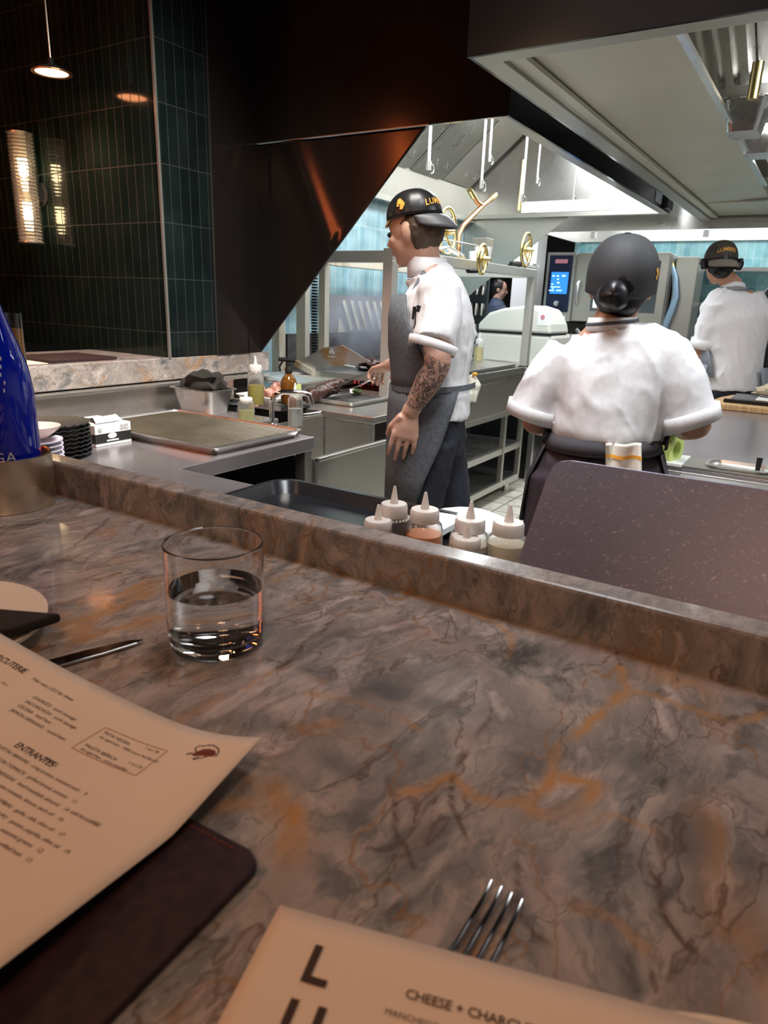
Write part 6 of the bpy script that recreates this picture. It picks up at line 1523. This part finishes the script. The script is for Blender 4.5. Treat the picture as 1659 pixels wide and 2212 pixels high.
# ================================================================== LAMPS AND THINGS OF THE DINING SIDE
def pendant(p, lab, r0=.075, glow='pendant_glow', power=1.2, ln=.8):
    p = Vector(p); t = thing('pendant_lamp', lab, 'lamp', p, 'pendant lamps over the bar')
    obj('shade', lathe(B(), [(r0, 0), (r0*.98, .006), (r0*.5, .022), (.012, .03), (.012, .05), (0, .05)], p, 36), 'black_matte', t, smooth=True)
    obj('diffuser', lathe(B(), [(0, .001), (r0*.80, .001), (r0*.82, .004)], p, 32), glow, t)
    obj('rim', lathe(B(), [(r0*.82, 0), (r0, -.001), (r0, .003)], p, 32), 'copper', t)
    obj('rod', tube(B(), [p+Vector((0, 0, .05)), Vector((p.x, p.y, 2.95))], .004, 8), 'trim_metal', t)
    l = bpy.data.lights.new('pendant_light', 'SPOT'); l.energy = power*10; l.color = (1, .5, .28); l.spot_size = 2.2; l.spot_blend = .8; l.shadow_soft_size = .05
    lo_ = bpy.data.objects.new('pendant_light', l); COL.objects.link(lo_); lo_.parent = t; lo_.location = (0, 0, -.03)
pp = Pd(112, 158, 3.35)
pendant(pp, 'small pendant lamp with an orange glow hanging in front of the dark tiles')
# unseen orange tube, added only so the dark hood skirt mirrors a streak
t = thing('streak_tube', 'unseen orange glowing tube added to mirror a streak in the black hood skirt', 'lamp', (.42, 2.91, 1.6))
q0, q1 = Vector((.42, 3.0, 2.6)), Vector((.42, 2.82, 1.6))
obj('tube', tube(B(), [q0, q1], .022, 14), 'orange_glow', t, smooth=True); obj('cord', tube(B(), [q0, Vector((q0.x, q0.y, 2.95))], .004, 8), 'black_matte', t)
# tube sconce on the pillar
sx, sy, sz0, sz1 = 2.0, 3.20, 1.60, 2.045
t = thing('wall_sconce', 'ribbed glass tube wall lamp with two glowing bulbs on the dark tiles', 'lamp', (2.06, sy, 1.6))
prof = []; K = 60
for k in range(K+1): prof.append((.052+.003*math.cos(k*PI), sz0+(sz1-sz0)*k/K))
obj('glass_tube', lathe(B(), prof, (sx, sy, 0), 40), 'rib_glass', t, smooth=True)
for zc in (1.72, 1.90): obj('bulb', lathe(B(), [(0, -.042), (.026, -.036), (.028, 0), (.026, .036), (0, .042)], (sx, sy, zc), 20), 'sconce_bulb', t, smooth=True)
obj('end_plate', lathe(B(), [(0, 0), (.056, 0), (.056, .006), (0, .006)], (sx, sy, sz0-.006), 36), 'steel', t); obj('end_plate', lathe(B(), [(0, 0), (.056, 0), (.056, .006), (0, .006)], (sx, sy, sz1), 36), 'steel', t)
obj('bracket', BX(2.045, 2.08, sy-.02, sy+.02, 1.78, 1.84), 'black_matte', t); obj('wall_plate', lathe(B(), [(0, 0), (.05, 0), (.05, .008), (0, .008)], (2.079, sy, 1.81), 24, (-1, 0, 0)), 'black_matte', t)
obj('back_spine', BX(2.046, 2.056, sy-.008, sy+.008, sz0, sz1), 'black_matte', t)
# menus on the ledge
tag(obj('ledge_menu', BX(1.55, 1.85, 2.45, 2.72, 1.1315, 1.142), 'leather', bevel=.001), 'dark leather menu lying on the marble ledge in front of the tiled pillar', 'menu')
tag(obj('paper_menu', prism(B(), [Vector((1.36, 2.46, 1.1312)), Vector((1.54, 2.44, 1.1312)), Vector((1.56, 2.70, 1.1312)), Vector((1.38, 2.72, 1.1312))], (0, 0, .002)), 'paper'), 'pale paper menu lying flat on the left of the marble ledge', 'menu')

# smoke over the grill
sm = bpy.data.materials.new('smoke'); sm.use_nodes = True; M['smoke'] = sm
nt = sm.node_tree; nt.nodes.remove(nt.nodes['Principled BSDF']); vp = nt.nodes.new('ShaderNodeVolumePrincipled'); vp.inputs['Color'].default_value = (.80, .86, 1.0, 1)
nt.links.new(vp.outputs[0], nt.nodes['Material Output'].inputs['Volume'])
tc = nt.nodes.new('ShaderNodeTexCoord'); nn = nt.nodes.new('ShaderNodeTexNoise'); nn.inputs['Scale'].default_value = 7; nn.inputs['Detail'].default_value = 3
nt.links.new(tc.outputs['Object'], nn.inputs[0])
vm = nt.nodes.new('ShaderNodeVectorMath'); vm.operation = 'LENGTH'; nt.links.new(tc.outputs['Object'], vm.inputs[0])
mr = nt.nodes.new('ShaderNodeMapRange'); mr.inputs['From Min'].default_value = 1.0; mr.inputs['From Max'].default_value = .15; mr.inputs['To Min'].default_value = 0; mr.inputs['To Max'].default_value = 1
vs_ = nt.nodes.new('ShaderNodeVectorMath'); vs_.operation = 'DIVIDE'; vs_.inputs[1].default_value = (.26, .24, .24); nt.links.new(tc.outputs['Object'], vs_.inputs[0]); nt.links.new(vs_.outputs[0], vm.inputs[0])
nt.links.new(vm.outputs['Value'], mr.inputs['Value'])
ml = nt.nodes.new('ShaderNodeMath'); ml.operation = 'MULTIPLY'; nt.links.new(mr.outputs[0], ml.inputs[0])
mr2 = nt.nodes.new('ShaderNodeMapRange'); mr2.inputs['From Min'].default_value = .38; mr2.inputs['From Max'].default_value = .7; mr2.inputs['To Max'].default_value = 14.0; nt.links.new(nn.outputs['Fac'], mr2.inputs['Value'])
nt.links.new(mr2.outputs[0], ml.inputs[1]); nt.links.new(ml.outputs[0], vp.inputs['Density'])
o = obj('smoke', ell(B(), (0, 0, 0), (.26, .24, .24)), 'smoke'); o.location = Vector((3.30, 2.22, 1.26))
tag(o, 'thin bluish smoke rising from the griddle behind the tongs', 'smoke', kind='stuff')
